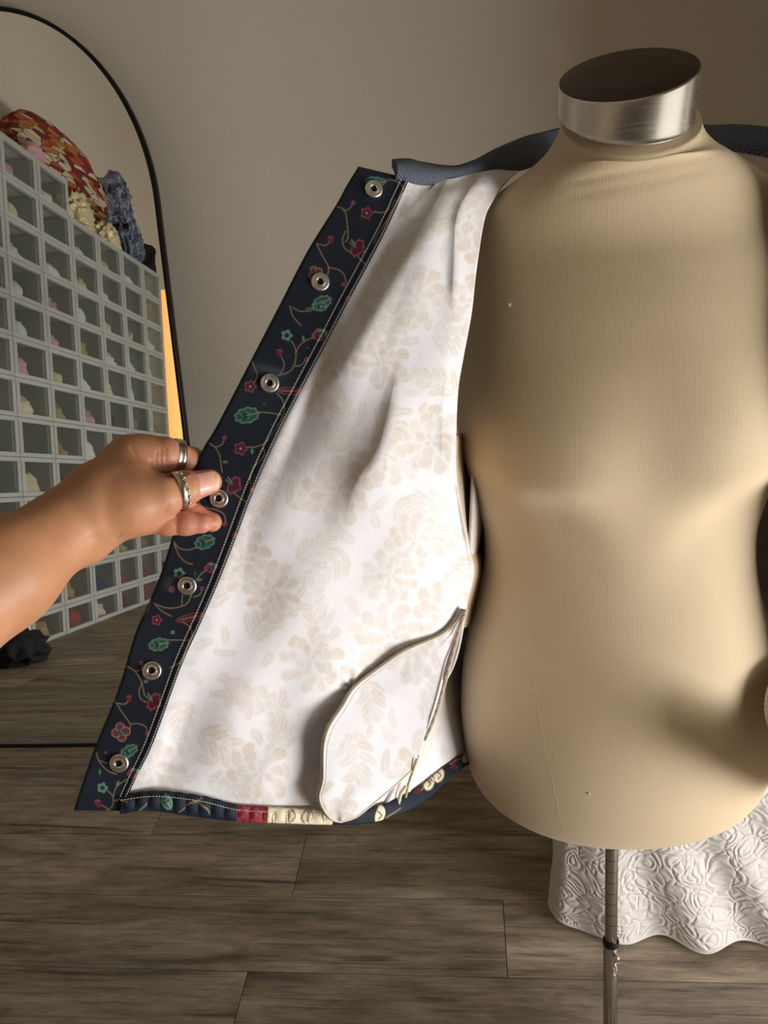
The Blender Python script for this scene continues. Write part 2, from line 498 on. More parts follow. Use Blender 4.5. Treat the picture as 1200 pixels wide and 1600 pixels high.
# vertical princess seam on the form's side front
def torso_front(xl, z):
    i = np.argmin(np.abs(TP[:, 0, 2] - z))
    row = TP[i]
    fr = row[row[:, 1] < AXY]
    k = np.argmin(np.abs(fr[:, 0] - (axis_x(z) + xl)))
    return fr[k]
SEAM = mat_plain('seam_thread', tuple(srgb(214, 192, 154)), 0.8)
pts = np.array([torso_front(-0.106 + 0.034 * ((0.90 - z) / 0.30) ** 1.6, z) + np.array([0, 0.0002, 0]) for z in np.linspace(0.88, 0.606, 70)])
for _ in range(3):
    pts[1:-1] = (pts[:-2] + 2 * pts[1:-1] + pts[2:]) / 4
link('seam', tube_mesh('seam', pts, 0.0004, 6), SEAM, form)
nub = torso_front(-0.112, 1.205)
link('thread_nub', lathe_mesh('thread_nub', [(0, .004), (.0012, .0038), (.0017, .0025), (.0015, 0), (.0018, -.001)], nub, (0.2, -1, 0.1), 14), mat_plain('nub_cream', tuple(srgb(226, 210, 178)), 0.7), form)
nub2 = torso_front(-0.050, 0.690)
link('thread_nub', lathe_mesh('thread_nub', [(0, .0014), (.001, .0012), (.0015, .0006), (.0018, -.001)], nub2, (0, -1, 0), 14), SEAM, form)
# neck cap: brushed steel ring, dark top, leaning forward
STEEL = M('brushed_steel', (0.74, 0.71, 0.67), 0.26, 1.0)
v = STEEL.coords(scale=(0.3, 0.3, 14))
nz_ = STEEL.noise(v, 30, 4)
STEEL.l(STEEL.ramp(nz_, [(0.3, (0.24, 0.24, 0.24)), (0.7, (0.30, 0.30, 0.30))]), STEEL.b.inputs['Roughness'])
def tilted(fwd_deg, side):
    n_ = np.array([side, -math.sin(math.radians(fwd_deg)), math.cos(math.radians(fwd_deg))])
    return n_ / np.linalg.norm(n_)
def ring_pts(c, nrm, r, seg=72):
    X = np.array([1.0, 0, 0]) - nrm * nrm[0]; X /= np.linalg.norm(X); Y = np.cross(nrm, X)
    t = np.linspace(0, 2 * np.pi, seg, endpoint=False)[:, None]
    return c + r * (X * np.cos(t) + Y * np.sin(t))
R = 0.0562
ct_, cb_ = at(981.5, 117, .632), at(977.5, 181, .640)
nt_, nb_ = tilted(24.5, -0.085), tilted(27.0, 0.07)
ringsP = [ring_pts(cb_, nb_, R * .5), ring_pts(cb_, nb_, R * .975), ring_pts(cb_ + nb_ * .0006, nb_, R * .985)]
for q in np.linspace(.02, .98, 10):
    ringsP.append(ring_pts(cb_, nb_, R * .985) * (1 - q) + ring_pts(ct_, nt_, R) * q)
ringsP += [ring_pts(ct_ + nt_ * .0002, nt_, R * .997), ring_pts(ct_ + nt_ * .0008, nt_, R * .985), ring_pts(ct_ + nt_ * .0008, nt_, R * .95)]
link('neck_cap', grid_mesh('neck_cap', np.array(ringsP), wrap_v=True), STEEL.m, form)
topm = M('dark_cap_top', tuple(srgb(58, 44, 38)), 0.34, spec=0.5)
topm.bump(topm.noise(topm.coords(), 600, 2), 0.05, 0.0004)
link('cap_top', grid_mesh('cap_top', np.array([ring_pts(ct_ + nt_ * h, nt_, R * k) for k, h in ((.988, .0002), (.988, .0012), (.97, .0016), (.5, .0016), (.001, .0016))]), wrap_v=True), topm.m, form)
# pole
CHROME = M('chrome_pole', (0.50, 0.48, 0.46), 0.22, 1.0)
CHROME.bump(CHROME.noise(CHROME.coords(), 120, 2), 0.04, 0.0005)
def pole_pt(z): return np.array([axis_x(z), AXY, z])
ax_dir = pole_pt(1.0) - pole_pt(0.0)
def pole(name, z0, z1, r, mat):
    return link(name, lathe_mesh(name, [(0, 0), (r * .96, 0), (r, .001), (r, z1 - z0 - .001), (r * .96, z1 - z0), (0, z1 - z0)], pole_pt(z0), ax_dir, 32), mat, form)
pole('inner_pole', 0.28, 0.575, 0.0085, CHROME.m)
lowp = pole('outer_pole', 0.012, 0.300, 0.0103, CHROME.m)
pole('locking_ring', 0.296, 0.304, 0.0112, BLACK_METAL)
for i, zz in enumerate((0.34, 0.36, 0.38, 0.40, 0.42, 0.44, 0.46, 0.48)):
    c0 = pole_pt(zz)
    link('height_mark', lathe_mesh('height_mark', [(0.00853, -.0004), (0.00865, 0), (0.00853, .0004)], c0, ax_dir, 32), BLACK_METAL, form)
# clamp screw and dangling tie
c0 = pole_pt(0.288) + np.array([0.004, -0.0105, 0])
scr = link('clamp_screw', lathe_mesh('clamp_screw', [(0, 0.009), (.0035, .009), (.0042, .007), (.0042, .003), (.0022, .002), (.0022, -.001)], c0, (0.15, -1, 0), 20), STEEL.m, form)
for k in range(7):
    p0 = c0 + np.array([0.0015 * math.sin(k * 1.9), -0.0045, -0.005 - 0.0052 * k])
    a = np.linspace(0, 2 * np.pi, 13)
    side = k % 2
    loop = [p0 + np.array([0.0024 * math.cos(t) if side else 0, 0 if side else 0.0024 * math.cos(t), 0.0036 * math.sin(t)]) for t in a]
    link('chain_link', tube_mesh('chain_link', loop, 0.0008, 6), STEEL.m, form)
# small three-legged foot below the frame
for k, t in enumerate((-90, -28, -152)):
    d = np.array([math.cos(math.radians(t)), math.sin(math.radians(t)), 0])
    link('foot_leg', tube_mesh('foot_leg', [pole_pt(0.06), pole_pt(0.045) + d * 0.10, pole_pt(0.02) + d * 0.24, pole_pt(0.010) + d * 0.27], 0.009, 10), BLACK_METAL, form)
pole('hub', 0.02, 0.085, 0.016, BLACK_METAL)

# ------------------------------------------------------------------ printed-cloth painting (flat prints only)
CX0, CY0, CSS = 96, 236, 2.0
CW, CH = int(690 * CSS), int(1070 * CSS)
navy = np.array(srgb(23, 32, 46))
canvas = np.ones((CH, CW, 3), np.float32) * navy.astype(np.float32)
def window(pts, pad):
    x0 = int(max(0, (pts[:, 0].min() - pad - CX0) * CSS)); x1 = int(min(CW, (pts[:, 0].max() + pad - CX0) * CSS + 1))
    y0 = int(max(0, (pts[:, 1].min() - pad - CY0) * CSS)); y1 = int(min(CH, (pts[:, 1].max() + pad - CY0) * CSS + 1))
    if x1 <= x0 or y1 <= y0: return None
    X, Y = np.meshgrid(np.arange(x0, x1) / CSS + CX0, np.arange(y0, y1) / CSS + CY0)
    return x0, x1, y0, y1, X, Y
def blend(w, m, c):
    x0, x1, y0, y1 = w[:4]
    s = canvas[y0:y1, x0:x1]
    s += (np.asarray(c, np.float32) - s) * m[..., None].astype(np.float32)
def stroke(pts, width=1.5, c=None, a=1.0):
    c = srgb(150, 128, 96) if c is None else c
    p = catmull(np.asarray(pts, float), max(8, 14 * len(pts)))
    w = window(p, width + 2)
    if w is None: return
    X, Y = w[4], w[5]
    d = np.full(X.shape, 1e9)
    for i in range(len(p) - 1):
        ab = p[i + 1] - p[i]
        t = np.clip(((X - p[i, 0]) * ab[0] + (Y - p[i, 1]) * ab[1]) / (ab @ ab + 1e-9), 0, 1)
        d = np.minimum(d, (X - p[i, 0] - t * ab[0]) ** 2 + (Y - p[i, 1] - t * ab[1]) ** 2)
    blend(w, a * (1 - sstep(width / 2 - 0.3, width / 2 + 0.7, np.sqrt(d))), c)
def dab(x, y, rx, ry, ang, c, edge=0.8, a=1.0, lob=0, lamp=0.15):
    w = window(np.array([[x, y]]), max(rx, ry) * (1 + lamp) + 3)
    if w is None: return
    ca, sa = math.cos(math.radians(ang)), math.sin(math.radians(ang))
    dx, dy = w[4] - x, w[5] - y
    u, v_ = (dx * ca + dy * sa) / rx, (-dx * sa + dy * ca) / ry
    r = np.hypot(u, v_)
    th = np.arctan2(v_, u)
    lim = 1 + (lamp * np.cos(lob * th) if lob else 0)
    blend(w, a * (1 - sstep(1 - edge / min(rx, ry), 1 + edge / min(rx, ry), r / lim)), c)
TAN, MINT, GRN, DGRN = srgb(146, 128, 98), srgb(104, 146, 136), srgb(34, 84, 70), srgb(22, 56, 50)
BURG, PINK, ROSE, BLSH = srgb(82, 20, 42), srgb(146, 78, 98), srgb(112, 36, 58), srgb(178, 140, 126)
def leaf(x, y, l, h, ang):
    dab(x, y, l / 2 + 1.2, h / 2 + 1.2, ang, MINT, lob=9, lamp=0.07)
    dab(x, y, l / 2 - 0.6, h / 2 - 0.6, ang, GRN, lob=9, lamp=0.07)
    ca, sa = math.cos(math.radians(ang)), math.sin(math.radians(ang))
    dab(x - ca * l * .12, y - sa * l * .12, l * .2, h * .2, ang, DGRN, 2)
    stroke([(x + ca * l * .48, y + sa * l * .48), (x, y)], 1.4, TAN)
    for s in (-1, 1):
        for t in (-.2, .12):
            stroke([(x + ca * l * t, y + sa * l * t), (x + ca * l * (t - .13) - s * sa * h * .3, y + sa * l * (t - .13) + s * ca * h * .3)], 0.9, MINT, .7)
def flower(x, y, r, kind='burg', ang=0):
    if kind == 'burg':
        dab(x, y, r, r, ang, PINK, lob=5, lamp=.16); dab(x, y, r - 1.7, r - 1.7, ang, BURG, lob=5, lamp=.18)
        dab(x, y, r * .22, r * .22, 0, BLSH)
    elif kind == 'big':
        for a in (-20, 50, 120):
            dab(x + r * .45 * math.cos(math.radians(a + ang)), y + r * .45 * math.sin(math.radians(a + ang)), r * .62, r * .5, a + ang, PINK, lob=6, lamp=.12)
        for a in (-20, 50, 120):
            dab(x + r * .42 * math.cos(math.radians(a + ang)), y + r * .42 * math.sin(math.radians(a + ang)), r * .5, r * .38, a + ang, BURG, lob=6, lamp=.12)
        dab(x - r * .2, y - r * .25, r * .4, r * .25, ang + 20, DGRN); stroke([(x - r * .7, y - r * .5), (x, y)], 1.3, MINT, .8)
        stroke([(x - r * .5, y - r * .8), (x - r * .1, y - r * .3)], 1.6, TAN)
    elif kind == 'mint':
        dab(x, y, r, r, ang, MINT, lob=5, lamp=.16); dab(x, y, r * .5, r * .5, 0, DGRN)
    elif kind == 'lobes':
        for a in (60, 150, 240, 330):
            q = (x + r * .55 * math.cos(math.radians(a + ang)), y + r * .55 * math.sin(math.radians(a + ang)))
            dab(*q, r * .52, r * .52, 0, BLSH); dab(*q, r * .42, r * .42, 0, BURG); dab(*q, r * .28, r * .28, 0, PINK); dab(*q, r * .17, r * .17, 0, BURG)
        dab(x + 1, y, r * .38, r * .34, 0, GRN)
        stroke([(x - 1, y - 3), (x + 4, y + 3)], 1.2, MINT)
    elif kind == 'rosebud':
        dab(x, y, r, r * .85, ang, PINK, lob=4, lamp=.12); dab(x, y + 1, r * .72, r * .6, ang, srgb(92, 48, 56))
        dab(x + r * .45, y - r * .3, r * .6, r * .5, ang, MINT, lob=3); dab(x + r * .35, y - r * .15, r * .42, r * .34, ang, GRN)
def berry(x, y, r=3.2):
    dab(x, y, r, r, 0, PINK); dab(x + .5, y + .6, r * .5, r * .5, 0, ROSE)
def lance(x, y, l, h, ang):
    dab(x, y, l / 2, h / 2, ang, PINK, lob=2, lamp=.06); dab(x, y, l / 2 - 1.5, h / 2 - 1.3, ang, BURG)
    ca, sa = math.cos(math.radians(ang)), math.sin(math.radians(ang))
    stroke([(x - ca * l * .35, y - sa * l * .35), (x + ca * l * .3, y + sa * l * .3)], 1.2, TAN)
def tulip(x, y, r):
    dab(x, y, r, r * .8, 70, ROSE, lob=3, lamp=.15); stroke([(x - r * .6, y - r * .7), (x + r * .5, y - r * .6)], 1.3, PINK)

for s in ([(595, 284), (612, 281), (627, 288), (630, 296)], [(524, 322), (538, 328), (542, 345), (544, 369), (540, 378)], [(536, 330), (546, 326), (552, 317)],
          [(584, 331), (596, 332), (605, 329), (618, 312)], [(629, 302), (612, 330), (604, 345), (590, 366), (584, 380)], [(540, 361), (535, 375), (539, 388), (548, 394)],
          [(496, 381), (509, 383), (517, 375)], [(495, 382), (504, 400), (513, 417), (512, 430)], [(513, 418), (528, 421), (538, 430), (541, 443)], [(556, 396), (562, 404), (570, 412)],
          [(478, 483), (490, 480), (497, 475)], [(457, 480), (468, 486), (482, 486), (496, 481)], [(453, 478), (457, 493), (464, 502), (471, 509)],
          [(455, 532), (462, 547), (461, 566), (453, 580), (435, 587)], [(462, 552), (468, 540), (480, 531), (491, 528)], [(440, 558), (444, 571), (437, 586)],
          [(461, 572), (470, 571), (477, 563)], [(397, 599), (402, 586), (397, 572), (392, 560)], [(433, 615), (442, 626), (443, 646), (428, 674), (415, 691), (400, 698), (384, 699)],
          [(439, 648), (421, 645), (401, 644)], [(327, 692), (336, 698), (346, 695), (351, 686)], [(336, 698), (343, 711), (345, 724), (347, 738)], [(412, 700), (412, 712), (397, 730), (391, 745), (392, 756)],
          [(309, 779), (316, 791), (338, 797), (350, 804), (353, 818)], [(321, 794), (324, 806), (328, 810)], [(363, 768), (375, 778), (384, 784)],
          [(271, 846), (281, 857), (296, 859), (310, 854)], [(272, 850), (280, 868), (290, 878), (301, 882)], [(307, 906), (314, 897), (324, 890)],
          [(243, 944), (256, 949), (272, 950), (291, 944), (300, 928)], [(285, 930), (284, 946)], [(303, 933), (312, 929), (316, 921)], [(236, 934), (231, 952), (221, 964)], [(241, 943), (252, 954), (268, 963)],
          [(284, 971), (297, 980), (300, 992), (294, 1006), (284, 1032), (266, 1043)], [(297, 1000), (280, 1000), (262, 1000)], [(196, 1040), (211, 1049), (221, 1066), (226, 1087)],
          [(212, 1049), (220, 1046), (222, 1038)], [(222, 1068), (217, 1080), (220, 1092), (228, 1097)], [(184, 1099), (195, 1100), (202, 1093)], [(178, 1092), (190, 1112), (203, 1131), (202, 1142), (197, 1148)],
          [(203, 1131), (217, 1131), (228, 1136), (230, 1145)], [(150, 1176), (156, 1191), (168, 1204), (182, 1210)], [(155, 1188), (166, 1192), (172, 1192)], [(166, 1234), (176, 1244), (176, 1258), (168, 1267)],
          [(177, 1245), (182, 1230), (198, 1217)], [(178, 1251), (190, 1250), (200, 1252)], [(158, 1258), (166, 1262), (168, 1268)], [(218, 1262), (232, 1249), (234, 1244)], [(280, 1264), (296, 1254), (316, 1248)], [(311, 1250), (322, 1262), (326, 1268)], [(290, 1256), (289, 1249)],
          [(600, 1275), (612, 1268), (622, 1262)], [(655, 1236), (664, 1226), (676, 1222)], [(700, 1197), (714, 1188), (724, 1184)]):
    stroke(s, 1.15, a=.9)
for a in ((587, 283, 30, 11, 5), (503, 473, 29, 18, -25), (500, 479, 20, 12, 0), (386, 649, 36, 22, -12), (320, 847, 30, 19, -20), (248, 1007, 29, 17, -10), (201, 1174, 28, 15, -32), (261, 1252, 16, 9, 60)):
    leaf(*a)
for a in ((573, 333, 8.5), (376, 701, 9.5), (391, 604, 8.5), (245, 969, 7.5)): flower(*a)
for a in ((556, 386, 14), (363, 757, 14), (238, 1095, 14)): flower(*a, 'big', -20)
flower(493, 427, 11, 'lobes'); flower(189, 1144, 14, 'lobes', 20)
for a in ((448, 524, 8), (280, 896, 8), (160, 1231, 7.5)): flower(*a, 'mint')
for a in ((499, 523, 11), (329, 887, 9), (208, 1208, 9)): flower(*a, 'rosebud', -10)
for a in ((552, 317), (537, 445), (479, 561), (351, 684), (394, 765), (351, 819), (316, 920), (221, 1036), (230, 1146), (268, 921, 4.5), (165, 1176, 2), (240, 1165, 2.5)): berry(*a)
for a in ((517, 374, 5.5), (437, 551, 6), (544, 467, 4), (202, 1091, 5), (153, 1255, 6), (367, 837, 4), (384, 833, 3)): tulip(*a)
lance(453, 611, 36, 13, 2); lance(297, 965, 40, 12, -14)
for a in ((413, 631, 3, 3, 0), (394, 705, 2.2, 4, 0), (474, 529, 2, 4.5, -10), (481, 544, 4, 1.6, 20), (352, 722, 4, 1.6, 0), (425, 664, 3, 1.5, 20), (270, 988, 3, 3, 0), (228, 1065, 3.5, 2, 0),
          (305, 896, 2, 4, 0), (312, 906, 4, 1.6, -10), (287, 1012, 2, 3.5, 20), (156, 1206, 1.5, 4, 0), (184, 1224, 2, 4, 30), (395, 730, 2.5, 3, 0)):
    dab(*a, GRN if a[0] % 2 else MINT, a=.85)
for a in ((418, 579, 24, 8, 12), (270, 912, 14, 11, -20)):
    dab(*a, srgb(86, 98, 116), edge=5, a=.35)
# cream stretch of the hem: burgundy squiggles on cream
hem_cream = srgb(226, 214, 184)
w_ = window(np.array([[417, 1255], [517, 1290]]), 0)
blend(w_, np.ones(w_[4].shape), hem_cream)
for x in (425, 446, 452, 474, 480, 503):
    stroke([(x, 1281), (x - 3, 1274), (x + 3, 1269), (x + 6, 1274), (x + 3, 1279)], 1.2, srgb(110, 50, 66))
w_ = window(np.array([[369, 1255], [417, 1290]]), 0)
blend(w_, np.ones(w_[4].shape), srgb(126, 30, 48))
for k in range(90):
    x, y = rng.uniform(371, 415), rng.uniform(1258, 1284)
    stroke([(x, y), (x + rng.uniform(-5, 5), y + rng.uniform(-3, 3))], 1.0, srgb(168, 82, 92), .7)
for x, y in ((590, 1272), (683, 1214), (667, 1226)):
    dab(x, y, 7, 11, 25, hem_cream); stroke([(x - 3, y - 5), (x + 3, y), (x - 2, y + 5)], 1.2, srgb(60, 50, 60))
dab(727, 1182, 6, 12, 30, hem_cream)
for x, y in ((649, 1237), (706, 1199), (667, 1221)):
    stroke([(x - 5, y + 3), (x, y - 4), (x + 5, y + 2)], 2.0, ROSE); stroke([(x, y - 5), (x, y + 5)], 1.6, ROSE)
# faint woven unevenness of the dye
canvas *= (1 + 0.10 * rng.standard_normal((CH, CW, 1))).astype(np.float32)

def sample(img, px, py, x0, y0, ss):
    u = np.clip((px - x0) * ss, 0, img.shape[1] - 1.001); v2 = np.clip((py - y0) * ss, 0, img.shape[0] - 1.001)
    i, j = v2.astype(int), u.astype(int)
    fu, fv = u - j, v2 - i
    if img.ndim == 3: fu, fv = fu[..., None], fv[..., None]
    return (img[i, j] * (1 - fu) * (1 - fv) + img[i, j + 1] * fu * (1 - fv) + img[i + 1, j] * (1 - fu) * fv + img[i + 1, j + 1] * fu * fv)

# tonal blossom print of the lining: one scalar field, 0 = white ground, 1 = beige
LX0, LY0, LSS = 170, 230, 1.0
LW, LH = 640, 1090
lin = np.zeros((LH, LW), np.float32)
LXX, LYY = np.meshgrid(np.arange(LW) + LX0, np.arange(LH) + LY0)
def lin_leaf(x, y, ang, l, h, amt=0.8, vein=True, blunt=False):
    x0, x1, y0, y1 = [int(q) for q in (max(0, x - l - 3 - LX0), min(LW, x + l + 3 - LX0), max(0, y - l - 3 - LY0), min(LH, y + l + 3 - LY0))]
    if x1 <= x0 or y1 <= y0: return
    X, Y = LXX[y0:y1, x0:x1] - x, LYY[y0:y1, x0:x1] - y
    ca, sa = math.cos(ang), math.sin(ang)
    u, v2 = (X * ca + Y * sa) / l, -X * sa + Y * ca
    v2 = v2 + h * 0.25 * np.sin(u * 3.0)
    if blunt:
        half = h * np.clip(u, 0, 1) ** 0.55 * np.sqrt(np.clip(1 - u ** 5, 0, 1)) * (1 + 0.10 * np.cos(v2 / h * 7))
    else:
        half = h * np.sqrt(np.clip(4 * u * (1 - u), 0, 1)) * (1 - 0.35 * u) * (1 + 0.14 * np.sin(u * 17))
    rel = np.abs(v2) - half
    in_u = (u > -0.02) & (u < 1.04)
    halo = (1 - sstep(0.5, 3.0, rel)) * in_u            # pale outline round every petal and leaf
    ins = (1 - sstep(-2.2, 0.2, rel)) * ((u > 0) & (u < 1))
    tone = amt * (0.70 + 0.30 * np.clip(u, 0, 1))
    if vein:
        tone = tone * (0.25 + 0.75 * sstep(0.3, 1.8, np.abs(v2))) * (0.80 + 0.20 * sstep(-0.3, 0.5, np.sin(u * 15 - np.abs(v2) * 0.40)))
    else:
        tone = tone * (0.85 + 0.15 * np.cos(v2 * 0.9)) * (0.6 + 0.4 * sstep(0.0, 0.4, u))
    s = lin[y0:y1, x0:x1]
    s += (0.10 - s) * halo * 0.8
    s += (tone - s) * ins
def lin_flower(x, y, r, amt=0.8):
    a0 = rng.uniform(0, 6.28)
    for ring, (n_, rr, pl, hw) in enumerate(((9, 0.40, 0.60, .25), (7, 0.22, 0.52, .24), (5, 0.08, 0.40, .20), (4, 0.0, 0.2, .11))):
        for k in range(n_):
            t = a0 + k * 2 * math.pi / n_ + ring * .35 + rng.uniform(-.2, .2)
            lin_leaf(x + r * rr * math.cos(t), y + r * rr * math.sin(t), t + rng.uniform(-.25, .25), r * pl * rng.uniform(.85, 1.1), r * hw * rng.uniform(.85, 1.2), amt * rng.uniform(.6, 1.05), vein=False, blunt=True)
def lin_spray(x, y, ang, l):
    bend = rng.uniform(-.016, .016)
    p = np.array([x, y], float)
    n_ = 5
    for k in range(n_):
        d = np.array([math.cos(ang), math.sin(ang)])
        for s in (-1, 1):
            lin_leaf(p[0], p[1], ang + s * rng.uniform(.5, 1.0), l * (0.50 - 0.05 * k) * rng.uniform(.85, 1.15), l * .11, rng.uniform(.5, .85))
        p = p + d * l / n_
        ang += bend * l / n_
    lin_leaf(p[0], p[1], ang, l * .36, l * .10, .75)
spots = []
for _ in range(4000):
    x, y = rng.uniform(LX0, LX0 + LW), rng.uniform(LY0, LY0 + LH)
    if all((x - a) ** 2 + (y - b) ** 2 > 66 ** 2 for a, b in spots): spots.append((x, y))
for i, (x, y) in enumerate(spots):
    if i % 3: lin_spray(x + rng.uniform(-15, 15), y + rng.uniform(-15, 15), rng.uniform(0, 6.28), rng.uniform(62, 92))
for i, (x, y) in enumerate(spots):
    if i % 3 == 0: lin_flower(x, y, rng.uniform(44, 60))
fill = 0
for _ in range(2600):
    x, y = rng.uniform(LX0 + 20, LX0 + LW - 20), rng.uniform(LY0 + 20, LY0 + LH - 20)
    if lin[int(y - LY0) - 8:int(y - LY0) + 9, int(x - LX0) - 8:int(x - LX0) + 9].max() < .06 and rng.random() < .5:
        lin_leaf(x, y, rng.uniform(0, 6.28), rng.uniform(26, 44), rng.uniform(7, 11), rng.uniform(.4, .7))
for _ in range(2):
    lin[1:-1, 1:-1] = (lin[1:-1, 1:-1] * 2 + lin[:-2, 1:-1] + lin[2:, 1:-1] + lin[1:-1, :-2] + lin[1:-1, 2:]) / 6
gl_y, gl_x = np.meshgrid(np.arange(LH), np.arange(LW), indexing='ij')
lin *= (0.84 + 0.16 * np.sin(gl_x / 61.0 + 1.7 * np.sin(gl_y / 83.0)) * np.cos(gl_y / 71.0)).astype(np.float32)
LIN_W, LIN_B = np.array(srgb(233, 232, 236)), np.array(srgb(204, 186, 162))
def lining_color(px, py):
    t = np.clip(sample(lin, px, py, LX0, LY0, LSS), 0, 1)[..., None]
    return LIN_W * (1 - t) + LIN_B * t

# ------------------------------------------------------------------ vest
vest = empty('vest', at(812, 262, .75), 'open navy floral snap-front vest with cream damask lining hung on the dress form', 'vest')
PRINT = mat_print('navy_print_cotton', 0.62, 1400, 0.35)
LINING = mat_print('lining_cotton', 0.8, 1100, 0.2)

PLK_L = catmull([(560, 260), (541, 291), (524, 322), (480, 393), (435, 480), (392, 563), (340.5, 662), (313.5, 709), (290, 775), (269, 840), (253, 891), (235, 936), (219.5, 969), (208, 1000), (184, 1079), (152, 1158), (130, 1220), (115, 1266)], 900)
PLK_R = catmull([(640, 279), (608, 350), (581, 403), (549, 462), (513.7, 529.5), (471, 610), (439, 671), (399, 761), (369, 840), (339, 916), (309.5, 983), (283, 1042), (240.6, 1158), (215, 1211), (200, 1243), (188, 1267)], 900)
tt = np.linspace(0, 1, 900)
def d_plk(t):
    return np.interp(t, [0, .25, .5, .75, 1], [.635, .612, .603, .603, .608])
dep = catmull(np.stack([np.linspace(0, 1, 9), d_plk(np.linspace(0, 1, 9))], 1), 900)[:, 1]
NC = 92
ss = np.linspace(0, 1, NC)
PX = PLK_L[:, None, 0] * (1 - ss) + PLK_R[:, None, 0] * ss
PY = PLK_L[:, None, 1] * (1 - ss) + PLK_R[:, None, 1] * ss
# soften the top-left corner a little
rip = 0.0012 * np.sin(tt * 31)[:, None] * (1 - ss)[None] ** 2 + 0.0008 * np.sin(tt * 57 + 1)[:, None] * (ss[None] - .5) ** 2
edge_round = 0.0016 * (np.exp(-(ss / .025) ** 2) + 0.9 * np.exp(-((1 - ss) / .02) ** 2))[None]
seamdip = 0.0010 * np.exp(-((ss - .885) / .018) ** 2)[None]
PD = dep[:, None] - 0.002 + rip + edge_round + seamdip + 0.004 * (ss[None] - 0) * 1.0
def lerp_plk(s, t):
    i = np.clip(t * 899, 0, 899)
    l = np.array([np.interp(i, np.arange(900), PLK_L[:, k]) for k in (0, 1)]); r = np.array([np.interp(i, np.arange(900), PLK_R[:, k]) for k in (0, 1)])
    q = l * (1 - s) + r * s
    return q[0], q[1], np.interp(i, np.arange(900), dep) - 0.002 + 0.004 * s
plk = link('placket', grid_mesh('placket', atv(PX, PY, PD), colors=sample(canvas, PX, PY, CX0, CY0, CSS)), PRINT, vest)
def solid(o, th, off=-1):
    md = o.modifiers.new('thickness', 'SOLIDIFY'); md.thickness = th; md.offset = off; md.use_rim = True
    return md
solid(plk, 0.0022, 1)
THREAD = mat_plain('pale_thread', tuple(srgb(214, 206, 186)), 0.7)
def stitches(name, pts3, nrm, step=0.0024, ln=0.0016, r=0.00028):
    pts3 = np.asarray(pts3)
    d = np.concatenate([[0], np.cumsum(np.linalg.norm(np.diff(pts3, axis=0), axis=1))])
    V, Fc = [], []
    s = 0.0
    while s + ln < d[-1]:
        a = np.array([np.interp(s, d, pts3[:, k]) for k in range(3)]); b = np.array([np.interp(s + ln, d, pts3[:, k]) for k in range(3)])
        t = (b - a) / np.linalg.norm(b - a); sd = np.cross(t, nrm); sd /= np.linalg.norm(sd); up = np.cross(sd, t)
        base = len(V)
        for p, k in ((a, .3), (a + (b - a) * .25, 1), (a + (b - a) * .75, 1), (b, .3)):
            V += [p + sd * r, p + up * r * 1.6 * k, p - sd * r]
        for q in range(3):
            i = base + q * 3
            Fc += [(i, i + 3, i + 4, i + 1), (i + 1, i + 4, i + 5, i + 2)]
        s += step
    return mesh_from(name, V, Fc)
for sfrac in (0.855, 0.965):
    q = [at(*lerp_plk(sfrac, t)) - FWD * 0.0009 for t in np.linspace(0.004, 0.985, 400)]
    tag(link('stitch_row', stitches('stitch_row', q, -FWD), THREAD, vest), kind='stuff')
# snaps
SNAP = M('snap_nickel', (0.90, 0.88, 0.85), 0.3, 1.0)
SNAP.bump(SNAP.noise(SNAP.coords(), 420, 3), 0.35, 0.0008)
SOCK = mat_plain('snap_socket_dark', tuple(srgb(44, 38, 34)), 0.35, 0.8)
def plk_depth(x, y):
    k = np.argmin((PX - x) ** 2 + (PY - y) ** 2)
    return PD.ravel()[k]
sn_mesh = lathe_mesh('snap', [(.0024, .0004), (.0026, .0020), (.0032, .0025), (.0040, .0021), (.0050, .0016), (.0060, .0021), (.0068, .0022), (.0074, .0014), (.0076, 0), (.0074, -.001)], (0, 0, 0), (0, 0, 1), 36)
so_mesh = lathe_mesh('socket', [(0, .0003), (.0010, .0004), (.0011, .0010), (.0016, .0011), (.0020, .0006), (.0026, .0006)], (0, 0, 0), (0, 0, 1), 24)
for i, (x, y) in enumerate(((584, 296), (500.5, 441), (421.5, 599), (342, 779), (292.5, 915), (237.5, 1047.5), (186.5, 1192))):
    d = plk_depth(x, y) - 0.0006
    k = np.argmin((PX - x) ** 2 + (PY - y) ** 2); r_, c_ = divmod(int(k), NC)
    G = atv(PX[r_ - 5:r_ + 6, c_ - 5:c_ + 6], PY[r_ - 5:r_ + 6, c_ - 5:c_ + 6], PD[r_ - 5:r_ + 6, c_ - 5:c_ + 6])
    nn = np.cross(G[-1, 5] - G[0, 5], G[5, -1] - G[5, 0]); nn /= np.linalg.norm(nn)
    if nn @ FWD > 0: nn = -nn
    nn = nn + np.array([rng.uniform(-.1, .1) for _ in range(3)]); nn /= np.linalg.norm(nn)
    M4 = Matrix.Translation(at(x, y, d)) @ Vector((0, 0, 1)).rotation_difference(Vector(nn)).to_matrix().to_4x4()
    s_ = link('snap', sn_mesh, SNAP.m, vest)
    s_.matrix_basis = M4
    q_ = bpy.data.objects.new('socket', so_mesh); COL.objects.link(q_)
    if not so_mesh.materials: so_mesh.materials.append(SOCK)
    q_.parent = s_

